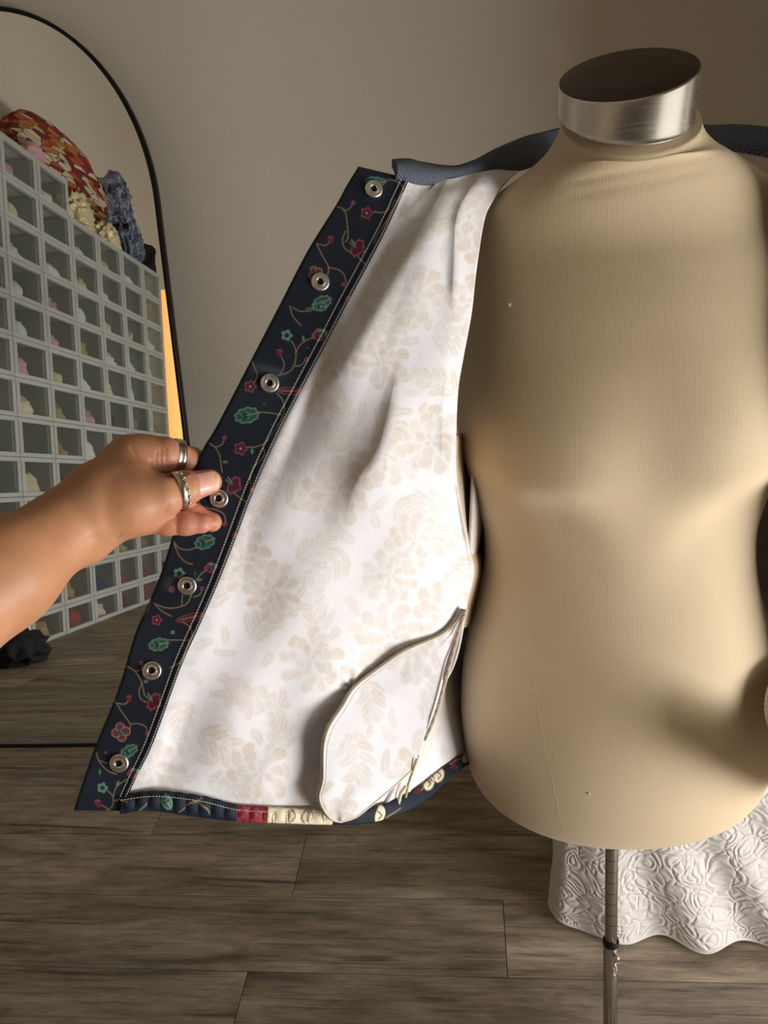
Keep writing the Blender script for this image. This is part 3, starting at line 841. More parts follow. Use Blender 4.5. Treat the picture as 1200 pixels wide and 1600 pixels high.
# lining panel (Coons patch over four edges), true folds in depth
def edge(pts, n): return catmull(np.asarray(pts, float), n)
NV, NU = 620, 330
eL = edge([(640, 279, .639), (608, 350, .634), (549, 462, .623), (513.7, 529.5, .618), (471, 610, .614), (399, 761, .610), (339, 916, .608), (283, 1042, .609), (240.6, 1158, .611), (215, 1211, .613), (200, 1243, .614)], NV)
eR = edge([(812, 266, .735), (790, 287, .700), (770, 315, .680), (757, 345, .668), (745, 420, .655), (737, 490, .650), (724, 560, .648), (716, 610, .650), (713, 680, .655), (713, 740, .665), (722, 800, .690), (734, 860, .715), (740, 895, .725), (728, 950, .74), (717, 1000, .75), (700, 1040, .755), (682, 1100, .76), (665, 1150, .765), (650, 1205, .77), (640, 1243, .775)], NV)
eT = edge([(640, 279, .639), (675, 281, .655), (707, 279, .672), (740, 271, .690), (775, 265, .713), (812, 266, .735)], NU)
eB = edge([(200, 1243, .614), (246, 1241, .622), (314, 1248, .632), (370, 1263, .645), (430, 1268, .66), (515, 1270, .69), (580, 1266, .725), (640, 1243, .775)], NU)
u = np.linspace(0, 1, NU)[None, :, None]; vv = np.linspace(0, 1, NV)[:, None, None]
G = (1 - u) * eL[:, None] + u * eR[:, None] + (1 - vv) * eT[None] + vv * eB[None] - ((1 - u) * (1 - vv) * eT[0] + u * (1 - vv) * eT[-1] + (1 - u) * vv * eB[0] + u * vv * eB[-1])
LPX, LPY, LPD = G[..., 0], G[..., 1], G[..., 2].copy()
def crease(line, A, w, L, fade=(0.12, 0.25)):
    """A soft fold whose steep flank runs along line; the crest lies to its right."""
    p = catmull(np.asarray(line, float), 60)
    sub = np.linalg.norm(np.diff(p, axis=0), axis=1); cum = np.concatenate([[0], np.cumsum(sub)]); cum /= cum[-1]
    best = np.full(LPX.shape, 1e9); sg = np.zeros(LPX.shape); tp = np.zeros(LPX.shape)
    for i in range(len(p) - 1):
        ab = p[i + 1] - p[i]
        t = np.clip(((LPX - p[i, 0]) * ab[0] + (LPY - p[i, 1]) * ab[1]) / (ab @ ab), 0, 1)
        dx, dy = LPX - p[i, 0] - t * ab[0], LPY - p[i, 1] - t * ab[1]
        d2 = dx * dx + dy * dy
        m = d2 < best
        best = np.where(m, d2, best); sg = np.where(m, np.sign(ab[0] * dy - ab[1] * dx), sg); tp = np.where(m, cum[i] + t * (cum[i + 1] - cum[i]), tp)
    d = -np.sqrt(best) * sg        # positive to the right of a downward line
    along = sstep(0, fade[0] + 1e-6, tp) * sstep(1, 1 - fade[1], tp) if fade[0] > 0 else sstep(1, 1 - fade[1], tp)
    ends = np.exp(-np.maximum(0, np.sqrt(best) - 150) / 40)
    return A * along * ends * (1 / (1 + np.exp(-d / w))) * np.exp(-np.maximum(d, 0) / L)
inner = sstep(0, .10, u[..., 0]) * sstep(0, .02, 1 - u[..., 0]) * sstep(0, .015, vv[..., 0]) * sstep(0, .04, 1 - vv[..., 0])
fold = (crease([(700, 278), (660, 352), (600, 445), (545, 540), (495, 615), (455, 690)], .020, 8, 42, (0, .45))
        + crease([(752, 270), (724, 312), (712, 345), (709, 400), (707, 470), (712, 510)], .013, 5.5, 26, (0, .35))
        + crease([(632, 545), (616, 600), (603, 660), (588, 705), (556, 755), (535, 830)], .012, 8, 32, (.35, .45))
        + crease([(700, 555), (694, 620), (690, 690), (694, 740)], .006, 6, 14, (.3, .3))
        + crease([(668, 300), (640, 330), (620, 350)], .005, 6, 22, (0, .5)))
inner_top = sstep(0, .10, u[..., 0]) * sstep(0, .015, 1 - u[..., 0]) * sstep(0, .04, 1 - vv[..., 0])
LPD -= fold * inner_top
# fold edge that ends at mid height
fx = np.interp(LPY, [600, 700, 740, 800, 830], [709, 708, 707, 702, 701])
LPD -= 0.011 * sstep(640, 720, LPY) * sstep(822, 740, LPY) * (1 / (1 + np.exp((LPX - fx) / 0.9))) * np.exp(-np.maximum(0, fx - LPX) / 26)
# slack unevenness
U_, V_ = LPX / 100.0, LPY / 100.0
LPD += inner * (0.0022 * np.sin(1.9 * U_ + 0.7 * V_ + 1.0) + 0.0016 * np.sin(3.1 * U_ - 1.3 * V_ + 2) + 0.0010 * np.sin(5.3 * U_ + 3.2 * V_))
# pinch where the pocket corner is tacked
kx, ky = LPX - 551, LPY - 1076
kr = np.hypot(kx, ky); ka = np.arctan2(ky, kx)
LPD += inner * np.exp(-kr / 45) * (0.0035 + 0.0016 * np.cos(7 * ka))
panel = link('front_lining', grid_mesh('front_lining', atv(LPX, LPY, LPD), colors=lining_color(LPX, LPY)), LINING, vest)
# quilted outer face behind the lining
pw = M('patchwork_cotton', (0.03, 0.04, 0.07), 0.75)
v = pw.coords(scale=(9, 9, 9))
vo = pw.n('ShaderNodeTexVoronoi', distance='CHEBYCHEV'); vo.inputs['Randomness'].default_value = 0.25; vo.inputs['Scale'].default_value = 1.0
pw.l(v, vo.inputs['Vector'])
sep = pw.n('ShaderNodeSeparateColor'); pw.l(vo.outputs['Color'], sep.inputs[0])
pw.color(pw.ramp(sep.outputs[0], [(0.0, tuple(navy)), (0.55, tuple(srgb(120, 30, 48))), (0.7, tuple(srgb(205, 190, 160))), (0.9, tuple(srgb(40, 62, 66)))]))
pw.bump(pw.noise(v, 40, 2), .2, .001)
outer = link('outer_shell', grid_mesh('outer_shell', atv(LPX[::8, ::8], LPY[::8, ::8], LPD[::8, ::8] + 0.006), flip=True), pw.m, vest)
def panel_depth(x, y):
    k = np.argmin((LPX - x) ** 2 + (LPY - y) ** 2)
    return LPD.ravel()[k]

# hem binding in separate cloth patches
hem_top = edge([(188, 1246, .612), (246, 1240, .619), (314, 1247, .629), (370, 1262, .642), (430, 1266, .656), (515, 1268, .685), (580, 1264, .720), (640, 1241, .775), (690, 1203, .87), (737, 1169, 1.0), (790, 1140, 1.10)], 600)
hem_bot = edge([(187, 1267, .612), (235, 1261, .618), (300, 1270, .629), (370, 1278, .642), (430, 1281, .656), (515, 1284, .685), (580, 1281, .720), (648, 1257, .778), (700, 1216, .87), (742, 1185, 1.0), (795, 1154, 1.10)], 600)
HEMP = mat_print('hem_cotton', 0.7, 1200, 0.25)
cuts = [188, 369, 417, 517, 584, 597, 662, 672, 679, 687, 722, 733, 790]
for i in range(len(cuts) - 1):
    sel = np.where((hem_top[:, 0] >= cuts[i] - 1) & (hem_top[:, 0] <= cuts[i + 1] + 1))[0]
    tpts, bpts = hem_top[sel], hem_bot[sel]
    w9 = np.linspace(0, 1, 16)[None, :, None]
    Gh = tpts[:, None] * (1 - w9) + bpts[:, None] * w9
    bulge = 0.0022 * np.sin(np.pi * w9[..., 0]) ** .5 + 0.0009 * np.sin(Gh[..., 0] * 0.32) * np.sin(np.pi * w9[..., 0])
    o = link('hem_patch', grid_mesh('hem_patch', atv(Gh[..., 0], Gh[..., 1], Gh[..., 2] - 0.0012 - bulge), colors=sample(canvas, Gh[..., 0], Gh[..., 1], CX0, CY0, CSS)), HEMP, vest)
    solid(o, 0.003, 1)
q = [at(a[0], a[1] * .8 + b[1] * .2, a[2] - 0.0062) for a, b in zip(hem_top[:380], hem_bot[:380])]
tag(link('stitch_row', stitches('hem_stitch', q, -FWD), THREAD, vest), kind='stuff')

# back lining from the side seam round behind the form
zlevels = np.linspace(0, 1, 60)
low = [at(600, 1262, .735), at(642, 1240, .785), at(692, 1203, .88), at(739, 1170, 1.005), np.array([.06, .955, .60]), np.array([.17, .985, .60]), np.array([.29, .965, .61]), np.array([.372, .89, .63]), np.array([.40, .80, .65])]
mid = [at(676, 1100, .765), at(686, 1082, .84), at(704, 1052, .95), at(750, 1000, 1.05), np.array([.055, .93, .80]), np.array([.165, .95, .80]), np.array([.27, .93, .80]), np.array([.345, .87, .80]), np.array([.372, .79, .80])]
upp = [at(727, 945, .742), at(730, 936, .82), at(738, 912, .92), at(756, 880, 1.0), np.array([.06, .91, 1.02]), np.array([.16, .93, 1.02]), np.array([.26, .91, 1.02]), np.array([.325, .86, 1.02]), np.array([.350, .79, 1.02])]
sh = [np.array([.02, .90, 1.18]), np.array([.03, .905, 1.18]), np.array([.045, .91, 1.18]), np.array([.06, .915, 1.18]), np.array([.09, .925, 1.19]), np.array([.16, .935, 1.20]), np.array([.23, .925, 1.19]), np.array([.29, .905, 1.18]), np.array([.30, .89, 1.18])]
tp_ = [np.array([x, .855 - 0.10 * ((x - .155) / .13) ** 2, 1.338 - .05 * abs(x - .155) / .13]) for x in np.linspace(.05, .262, 9)]
rows = [catmull3 for catmull3 in [np.array(r) for r in (low, mid, upp, sh, tp_)]]
def spline3(p, n):
    p = np.asarray(p, float)
    d = np.concatenate([[0], np.cumsum(np.linalg.norm(np.diff(p, axis=0), axis=1) + 1e-6)])
    P = np.vstack([2 * p[0] - p[1], p, 2 * p[-1] - p[-2]])
    s = np.linspace(0, d[-1], n); k = np.clip(np.searchsorted(d, s, side='right') - 1, 0, len(p) - 2)
    t = ((s - d[k]) / (d[k + 1] - d[k]))[:, None]
    p0, p1, p2, p3 = P[k], P[k + 1], P[k + 2], P[k + 3]
    return 0.5 * (2 * p1 + (p2 - p0) * t + (2 * p0 - 5 * p1 + 4 * p2 - p3) * t ** 2 + (3 * p1 - p0 - 3 * p2 + p3) * t ** 3)
Rr = np.array([spline3(r, 120) for r in rows])
BG = np.stack([spline3(Rr[:, j], 90) for j in range(120)], 1)
bc = lining_color(200 + (np.arange(120)[None] * 4.5) + 0 * np.arange(90)[:, None], 1280 - np.arange(90)[:, None] * 9.0 + 0 * np.arange(120)[None])
bl = link('back_lining', grid_mesh('back_lining', BG, colors=bc), LINING, vest)
solid(bl, 0.003, 0)

# side of the vest between the front edge and the back, in the shade of the form
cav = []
for e_ in eR[int(NV * .43):int(NV * .74):6]:
    x, y, d = e_
    cav.append([at(x - 8, y, d + .008), at(x - 4, y, d + .04), at(x + 1, y - 3, d + .10), at(x + 22, y - 8, d + .22), at(x + 75, y - 25, d + .36)])
cav = np.array([spline3(c, 24) for c in cav])
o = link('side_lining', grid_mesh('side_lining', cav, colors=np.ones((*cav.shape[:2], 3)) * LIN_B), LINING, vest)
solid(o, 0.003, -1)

# pocket bag hanging inside
pk_l = edge([(724, 952), (706, 978), (685, 995), (634, 1017), (596, 1042), (555, 1074), (536, 1103), (514, 1137), (506, 1169), (505, 1217), (499, 1246), (507, 1267), (520, 1281), (534, 1284)], 200)
pk_r = edge([(724, 952), (721, 962), (712, 990), (698, 1033), (689, 1068), (679, 1103), (671, 1128), (663, 1153), (655, 1178), (647, 1199), (612, 1232), (577, 1261), (556, 1277), (534, 1284)], 200)
lift_t = np.interp(np.linspace(0, 1, 200), [0, .25, .43, .55, .7, .9, 1], [.004, .008, .0035, .014, .024, .024, .018])
w9 = np.linspace(0, 1, 70)
KX = pk_l[:, None, 0] * (1 - w9) + pk_r[:, None, 0] * w9
KY = pk_l[:, None, 1] * (1 - w9) + pk_r[:, None, 1] * w9
base = np.zeros(KX.shape)
for i in range(0, 200):
    a_, b_ = panel_depth(KX[i, 0], min(KY[i, 0], 1240)), panel_depth(KX[i, -1], min(KY[i, -1], 1238))
    base[i] = a_ * (1 - w9) + b_ * w9
for _ in range(12):
    base[1:-1] = (base[:-2] + 2 * base[1:-1] + base[2:]) / 4
prof = lift_t[:, None] * (1.0 - 0.35 * w9[None]) + 0.006 * np.sin(np.pi * w9)[None] ** 1 + 0.0025 * np.sin(w9 * 9 + np.linspace(0, 9, 200)[:, None]) * np.sin(np.pi * w9)[None]
KD = base - prof - 0.004
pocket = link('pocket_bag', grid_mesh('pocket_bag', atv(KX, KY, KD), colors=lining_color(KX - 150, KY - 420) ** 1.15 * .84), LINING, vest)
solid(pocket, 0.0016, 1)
CREAM_TH = mat_plain('overlock_thread', tuple(srgb(226, 214, 192)), 0.8, bump=.4, bscale=1600)
def serge(name, P3, r, parent, mat=CREAM_TH, colors=None):
    P3 = np.asarray(P3)
    ang_ = np.arange(len(P3)) * 1.0
    rad = r * (1 + 0.28 * np.sin(ang_ * 1.9))
    return link(name, tube_mesh(name, P3, rad, 8, colors), mat, parent)
def resample(P3, n):
    d = np.concatenate([[0], np.cumsum(np.linalg.norm(np.diff(P3, axis=0), axis=1))]); s = np.linspace(0, d[-1], n)
    return np.stack([np.interp(s, d, P3[:, k]) for k in range(3)], 1)
eg = resample(atv(KX[:, 0], KY[:, 0], KD[:, 0] - .0008), 520)
serge('overlock_edge', eg, 0.0009, pocket)
eg2 = resample(atv(KX[:, 0] - 3, KY[:, 0] - 1, KD[:, 0] + .0022), 520)
serge('overlock_edge', eg2, 0.0008, pocket)
er = resample(atv(KX[118:, -1], KY[118:, -1], KD[118:, -1] - .0006), 260)
serge('overlock_edge', er, 0.0008, pocket)
row = resample(atv(KX[70:, 3] , KY[70:, 3], KD[70:, 3] - .0004), 300)
tag(link('stitch_row', stitches('pocket_stitch', row, -FWD, .0022, .0014, .00022), THREAD, pocket), kind='stuff')
# side seam overlock, red and black thread over cream
sp = resample(np.array([at(x, y, d) for x, y, d in [(727, 952, .725), (716, 985, .728), (704, 1030, .735), (694, 1066, .742), (684, 1104, .748), (673, 1134, .752), (663, 1156, .756)]]), 260)
tcol = np.array([srgb(120, 36, 52) if (i // 2) % 2 and i < 215 else (srgb(46, 40, 44) if (i // 2) % 2 else srgb(224, 212, 190)) for i in range(260)])
serge('side_seam', sp, 0.0011, vest, mat_print('seam_thread_print', .8), tcol)
serge('side_seam', sp + RGT * 0.0018 + FWD * .001, 0.0009, vest)
sp2 = resample(np.array([at(x, y, d) for x, y, d in [(651, 1186, .742), (645, 1205, .745), (638, 1225, .748), (634, 1246, .752)]]), 90)
serge('side_seam', sp2, 0.0012, vest, mat_plain('seam_tan', tuple(srgb(190, 168, 130)), .85))
sp3 = resample(np.array([at(x, y, d) for x, y, d in [(634, 1228, .745), (626, 1240, .746), (622, 1256, .748)]]), 70)
serge('side_seam', sp3, 0.0016, vest, CREAM_TH)

# denim collar band, over both shoulders and behind the neck
dn = M('grey_denim', tuple(srgb(66, 76, 92)), 0.85, spec=.2)
v = dn.coords(scale=(1, 1, 1), rot=(0.5, 0.3, 0.8))
wv = dn.n('ShaderNodeTexWave', wave_type='BANDS', bands_direction='DIAGONAL')
wv.inputs['Scale'].default_value = 215; wv.inputs['Distortion'].default_value = 4.0; wv.inputs['Detail'].default_value = 2
dn.l(v, wv.inputs['Vector'])
dn.color(dn.ramp(wv.outputs['Fac'], [(0.2, tuple(srgb(58, 62, 74))), (0.55, tuple(srgb(84, 92, 108))), (0.95, tuple(srgb(120, 126, 138)))]))
dn.bump(wv.outputs['Fac'], .4, .0006)
c_top = [(612, 261, .640), (636, 259, .648), (657, 264, .656), (707, 270, .675), (740, 261, .697), (762, 249, .72), (785, 236, .745), (825, 219, .79), (866, 209, .86), (920, 200, .91), (980, 196, .925), (1040, 194, .91), (1095, 203, .86), (1150, 203, .79), (1200, 208, .745), (1260, 218, .70)]
c_bot = [(618, 272, .640), (640, 280, .645), (672, 282, .656), (707, 280, .674), (740, 272, .694), (775, 266, .716), (805, 268, .738), (838, 256, .775), (868, 232, .85), (920, 226, .91), (980, 222, .925), (1040, 220, .91), (1098, 214, .86), (1140, 229, .785), (1200, 239, .735), (1260, 256, .69)]
ct, cbm = edge(c_top, 240), edge(c_bot, 240)
w9 = np.linspace(0, 1, 14)[None, :, None]
Gc = ct[:, None] * (1 - w9) + cbm[:, None] * w9
Gc[..., 2] -= 0.006 * np.sin(np.pi * w9[..., 0]) ** .6
o = link('collar_band', grid_mesh('collar_band', atv(Gc[..., 0], Gc[..., 1], Gc[..., 2])), dn.m, vest)
solid(o, 0.006, 1)
q = [at(b[0] * .92 + a[0] * .08, b[1] * .86 + a[1] * .14, b[2] - 0.0032) for a, b in zip(ct[8:110], cbm[8:110])]
tag(link('stitch_row', stitches('collar_stitch', q, -FWD, .003, .0022, .0003), THREAD, vest), kind='stuff')

# the other front of the vest, hanging at the form's far side
rf = []
for xs in ([(.292, .80, 1.29), (.312, .775, 1.29), tuple(at(1236, 262, .62))], [(.335, .80, 1.22), (.340, .72, 1.22), tuple(at(1246, 400, .642))], [(.345, .80, 1.07), (.350, .72, 1.07), tuple(at(1250, 640, .655))],
           [(.350, .80, .90), (.358, .74, .90), (.354, .695, .90)], [(.366, .80, .76), (.360, .73, .76), (.338, .672, .76)], [(.376, .80, .70), (.364, .70, .70), tuple(at(1222, 1165, .70))], [(.385, .80, .63), (.370, .70, .63), tuple(at(1228, 1262, .70))]):
    rf.append(spline3([np.array(q) for q in xs], 40))
RF = np.stack([spline3(np.array(rf)[:, j], 80) for j in range(40)], 1)
rc = lining_color(240 + np.arange(40)[None] * 7.0 + 0 * np.arange(80)[:, None], 300 + np.arange(80)[:, None] * 11.0 + 0 * np.arange(40)[None])
o = link('front_lining', grid_mesh('far_front_lining', RF, colors=rc), LINING, vest)
solid(o, 0.004, 0)
nf = np.cross(np.gradient(RF, axis=0), np.gradient(RF, axis=1)); nf /= np.linalg.norm(nf, axis=2)[..., None] + 1e-9
nf = np.where((nf[..., :1].mean() < 0), -nf, nf)
o = link('outer_shell', grid_mesh('far_outer_shell', RF + nf * .005), pw.m, vest)
solid(o, 0.002, 0)
fine_i = np.linspace(0, 79, 500); fj = np.linspace(28.5, 39, 60)
def refine(A):
    B_ = np.stack([[np.interp(fine_i, np.arange(80), A[:, j, k]) for j in range(40)] for k in range(3)], -1)     # (40,500,3)
    return np.stack([[np.interp(fj, np.arange(40), B_[:, i, k]) for i in range(500)] for k in range(3)], -1)       # (500,60,3)
tq = np.linspace(0, 1, 500)[:, None] + np.zeros((1, 60)); sq = np.linspace(0, 1, 60)[None] + np.zeros((500, 1))
fpx = np.interp(tq, np.linspace(0, 1, 900), PLK_L[:, 0]) * (1 - sq) + np.interp(tq, np.linspace(0, 1, 900), PLK_R[:, 0]) * sq
fpy = np.interp(tq, np.linspace(0, 1, 900), PLK_L[:, 1]) * (1 - sq) + np.interp(tq, np.linspace(0, 1, 900), PLK_R[:, 1]) * sq
fcol = sample(canvas, fpx, fpy, CX0, CY0, CSS)
for sg_ in (1, -1):
    o = link('placket', grid_mesh('far_placket', refine(RF + nf * (.0068 * sg_ if sg_ > 0 else -.0034)), colors=fcol), PRINT, vest)
    solid(o, 0.0015, 0)
pc = at(1226, 1098, .80)
K2 = np.array([[pc + RGT * (0.030 * r_ * math.cos(t)) + UPV * (0.036 * r_ * math.sin(t)) - FWD * (0.006 * (1 - r_ ** 2)) + FWD * (.02 * r_ * math.cos(t)) for t in np.linspace(0, 2 * math.pi, 48, endpoint=False)] for r_ in (1.0, .8, .5, .2, .01)])
o = link('pocket_bag', grid_mesh('far_pocket_bag', K2, wrap_v=True, colors=np.ones((5, 48, 3)) * LIN_B), LINING, vest)
solid(o, 0.003, 0)
rim = K2[0]
serge('overlock_edge', resample(np.vstack([rim, rim[:1]]), 160), 0.0011, o)

# ------------------------------------------------------------------ hand and forearm (one continuous surface)
def cp(px, py, d):
    return np.array([(px - 600) / FPX * d, (800 - py) / FPX * d, d])
def cone_sdf(P, a, ra, b, rb):
    """distance to a round cone between two spheres (approximate, smooth enough for blending)"""
    ba = b - a
    t = np.clip(((P - a) @ ba) / (ba @ ba), 0, 1)
    return np.linalg.norm(P - a - t[..., None] * ba, axis=-1) - (ra + (rb - ra) * t)
def smin(a, b, k):
    h = np.clip(0.5 + 0.5 * (b - a) / k, 0, 1)
    return b * (1 - h) + a * h - k * h * (1 - h)

W_ = cp(105, 824, .552)
body_prims = [((-330, 1135, .415), .043, (-180, 1028, .455), .0405), ((-180, 1028, .455), .0405, (0, 898, .512), .0360), ((0, 898, .512), .0360, (105, 824, .553), .0262),
              ((105, 824, .553), .0262, (160, 786, .567), .0275), ((160, 786, .567), .0275, (204, 768, .574), .0250),
              ((165, 768, .574), .0225, (208, 722, .588), .0185), ((204, 722, .588), .0185, (228, 715, .592), .0160),
              ((108, 838, .553), .0195, (140, 850, .560), .0130),
              ((160, 798, .562), .024, (212, 790, .566), .0198), ((175, 775, .59), .022, (225, 770, .602), .015)]
fingers = [
    # thumb
    ([(205, 790, .562), (252, 776, .568), (288, 763, .579), (327, 752.5, .592)], [.0195, .0148, .0122, .0097], .010),
    # index, passing behind the placket
    ([(212, 721, .590), (258, 711, .593), (298, 722, .614), (345, 748, .626)], [.0165, .0128, .0112, .0092], .010),
    # middle
    ([(215, 778, .588), (270, 797, .590), (300, 805, .590), (331, 816, .5905)], [.0125, .0098, .0088, .0076], .008),
    # ring
    ([(212, 806, .573), (262, 817, .576), (290, 818, .578), (315, 818.5, .581)], [.0130, .0088, .0082, .0074], .008),
    # little, tucked behind
    ([(205, 800, .590), (236, 815, .600), (258, 822, .603)], [.0115, .0076, .0064], .007)]
VX = 0.0014
pts_all = [cp(*p[0]) for p in body_prims] + [cp(*p[2]) for p in body_prims] + [cp(*q) for f in fingers for q in f[0]]
lo_ = np.min(pts_all, 0) - 0.03; hi_ = np.max(pts_all, 0) + 0.03
lo_[0] = max(lo_[0], cp(-230, 1000, .44)[0])
NX, NY, NZ = (np.ceil((hi_ - lo_) / VX).astype(int) + 1)
gx, gy, gz = [lo_[k] + VX * np.arange((NX, NY, NZ)[k]) for k in range(3)]
field = np.full((NX, NY, NZ), 0.05, np.float32)
def sub_box(ptsr, pad):
    a = np.min([p - r for p, r in ptsr], 0) - pad; b = np.max([p + r for p, r in ptsr], 0) + pad
    i0 = np.clip(((a - lo_) / VX).astype(int), 0, [NX - 1, NY - 1, NZ - 1]); i1 = np.clip(((b - lo_) / VX).astype(int) + 2, 1, [NX, NY, NZ])
    return tuple(slice(int(p), int(q)) for p, q in zip(i0, i1))
def gridpts(sl):
    return np.stack(np.meshgrid(gx[sl[0]], gy[sl[1]], gz[sl[2]], indexing='ij'), -1)
for a, ra, b, rb in body_prims:
    a, b = cp(*a), cp(*b)
    sl = sub_box([(a, ra), (b, rb)], 0.026)
    field[sl] = smin(field[sl], cone_sdf(gridpts(sl), a, ra, b, rb).astype(np.float32), 0.011)
for chain, rads, kroot in fingers:
    C = [cp(*q) for q in chain]
    sl = sub_box(list(zip(C, rads)), 0.014)
    Pg = gridpts(sl)
    df = None
    for i in range(len(C) - 1):
        di = cone_sdf(Pg, C[i], rads[i], C[i + 1], rads[i + 1])
        df = di if df is None else smin(df, di, 0.003)
    # a little joint swelling
    for j in range(1, len(C) - 1):
        df = smin(df, np.linalg.norm(Pg - C[j], axis=-1) - rads[j] * 1.02, 0.004)
    dist0 = np.linalg.norm(Pg - C[0], axis=-1)
    k = 0.0012 + (kroot - 0.0012) * sstep(rads[0] * 2.3, rads[0] * 1.1, dist0)
    field[sl] = smin(field[sl], df.astype(np.float32), k)
def surface_nets(F):
    inside = F < 0
    cnt = np.zeros(tuple(np.array(F.shape) - 1), np.int8)
    for dx in (0, 1):
        for dy in (0, 1):
            for dz in (0, 1):
                cnt += inside[dx:dx + F.shape[0] - 1, dy:dy + F.shape[1] - 1, dz:dz + F.shape[2] - 1]
    act = (cnt > 0) & (cnt < 8)
    ids = np.full(act.shape, -1, np.int64)
    cells = np.argwhere(act)
    ids[act] = np.arange(len(cells))
    acc = np.zeros((len(cells), 3)); num = np.zeros(len(cells))
    cn = [(dx, dy, dz) for dx in (0, 1) for dy in (0, 1) for dz in (0, 1)]
    val = {c: F[cells[:, 0] + c[0], cells[:, 1] + c[1], cells[:, 2] + c[2]] for c in cn}
    for c in cn:
        for ax in range(3):
            if c[ax] == 0:
                e = list(c); e[ax] = 1; e = tuple(e)
                v0, v1 = val[c], val[e]
                m = (v0 < 0) != (v1 < 0)
                t = np.where(m, v0 / np.where(m, v0 - v1, 1), 0)
                p = np.repeat(np.array([c], float), len(cells), 0); p[:, ax] += t
                acc += p * m[:, None]; num += m
    V = cells + acc / num[:, None]
    quads = []
    for ax in range(3):
        o1, o2 = [k for k in range(3) if k != ax]
        sl0 = [slice(None)] * 3; sl1 = [slice(None)] * 3
        sl0[ax] = slice(0, -1); sl1[ax] = slice(1, None)
        a, b = inside[tuple(sl0)], inside[tuple(sl1)]
        E = np.argwhere(a != b)
        E = E[(E[:, o1] > 0) & (E[:, o2] > 0) & (E[:, o1] < F.shape[o1] - 1) & (E[:, o2] < F.shape[o2] - 1)]
        fl = a[tuple(E.T)]
        def idx(d1, d2):
            q = E.copy(); q[:, o1] += d1; q[:, o2] += d2
            return ids[tuple(q.T)]
        Q = np.stack([idx(-1, -1), idx(0, -1), idx(0, 0), idx(-1, 0)], 1)
        flip = fl if ax != 1 else ~fl
        Q = np.where(flip[:, None], Q, Q[:, ::-1])
        quads.append(Q)
    return V, np.concatenate(quads)
Vh, Qh = surface_nets(field)
Vc = lo_ + Vh * VX
# light relaxation of voxel steps
adj_a = Qh.ravel(); adj_b = np.roll(Qh, -1, 1).ravel()
for it in range(4):
    acc = np.zeros_like(Vc); num = np.zeros(len(Vc))
    for k in range(3):
        acc[:, k] = np.bincount(adj_a, Vc[adj_b, k], len(Vc)) + np.bincount(adj_b, Vc[adj_a, k], len(Vc))
    num = np.bincount(adj_a, minlength=len(Vc)) + np.bincount(adj_b, minlength=len(Vc))
    av = acc / np.maximum(num, 1)[:, None]
    Vc = Vc + (av - Vc) * (0.6 if it % 2 == 0 else -0.45)
# skin folds: shallow grooves on the side that shows
pxv = 600 + FPX * Vc[:, 0] / Vc[:, 2]; pyv = 800 - FPX * Vc[:, 1] / Vc[:, 2]
tri_n = np.cross(Vc[Qh[:, 1]] - Vc[Qh[:, 0]], Vc[Qh[:, 2]] - Vc[Qh[:, 0]])
vn = np.zeros_like(Vc)
for k in range(4):
    for c_ in range(3):
        vn[:, c_] += np.bincount(Qh[:, k], tri_n[:, c_], len(Vc))
vn /= np.linalg.norm(vn, axis=1)[:, None] + 1e-12
sgn = 1.0 if np.mean(vn[:, 2] * (Vc[:, 2] - np.median(Vc[:, 2]))) > 0 else -1.0
vn *= sgn
disp = np.zeros(len(Vc))
for pl, wd, dp in (([(236, 722), (248, 738), (268, 742), (290, 738)], 3.0, .0022), ([(246, 704), (244, 718), (245, 734)], 1.6, .0008), ([(252, 702), (251, 718), (253, 737)], 1.6, .0008), ([(259, 701), (259, 720)], 1.5, .0005),
                   ([(180, 842), (188, 834)], 3, .0007), ([(264, 790), (256, 802)], 2.5, .0005), ([(296, 746), (294, 760), (297, 774)], 1.6, .0005), ([(300, 745), (299, 772)], 1.4, .0004),
                   ([(277, 801), (276, 832)], 1.8, .0008), ([(112, 868), (128, 850), (150, 838)], 6, .0004), ([(206, 700), (214, 712)], 3, .0006)):
    p = catmull(np.array(pl, float), 30)
    d2 = np.min((pxv[:, None] - p[None, :, 0]) ** 2 + (pyv[:, None] - p[None, :, 1]) ** 2, 1)
    disp += dp * np.exp(-d2 / (wd * wd)) * (vn[:, 2] < -0.15)
Vc = Vc - vn * disp[:, None]
Vw = CAM + Vc[:, :1] * RGT + Vc[:, 1:2] * UPV + Vc[:, 2:] * FWD
# upper arm out of the picture, down to the elbow and back up to the shoulder
elbow = at(-340, 1142, .412)
armp = spline3([at(-40, 927, .498), at(-180, 1028, .455), elbow, elbow + np.array([-0.05, -0.10, 0.03]), elbow + np.array([-0.11, -0.21, 0.08]), elbow + np.array([-0.14, -0.29, 0.13])], 60)
armr = np.interp(np.linspace(0, 1, 60), [0, .12, .30, .42, .6, .85, 1], [.0355, .0392, .0425, .042, .046, .052, .050])
AG = tube_grid(armp, armr, 36)
AG = np.concatenate([AG[:1] * 0 + armp[0], AG, AG[-1:] * 0 + armp[-1]], 0)
ai = np.arange(62 * 36).reshape(62, 36) + len(Vw)
ai2 = np.hstack([ai, ai[:, :1]])
Qa = np.stack([ai2[:-1, :-1], ai2[1:, :-1], ai2[1:, 1:], ai2[:-1, 1:]], -1).reshape(-1, 4)
dA = AG.reshape(-1, 3) - CAM
Vw = np.concatenate([Vw, AG.reshape(-1, 3)]); Qh = np.concatenate([Qh, Qa])
Vc = np.concatenate([Vc, np.stack([dA @ RGT, dA @ UPV, dA @ FWD], 1)])
me = bpy.data.meshes.new('person')
me.from_pydata(Vw.tolist(), [], Qh.tolist())
me.update()
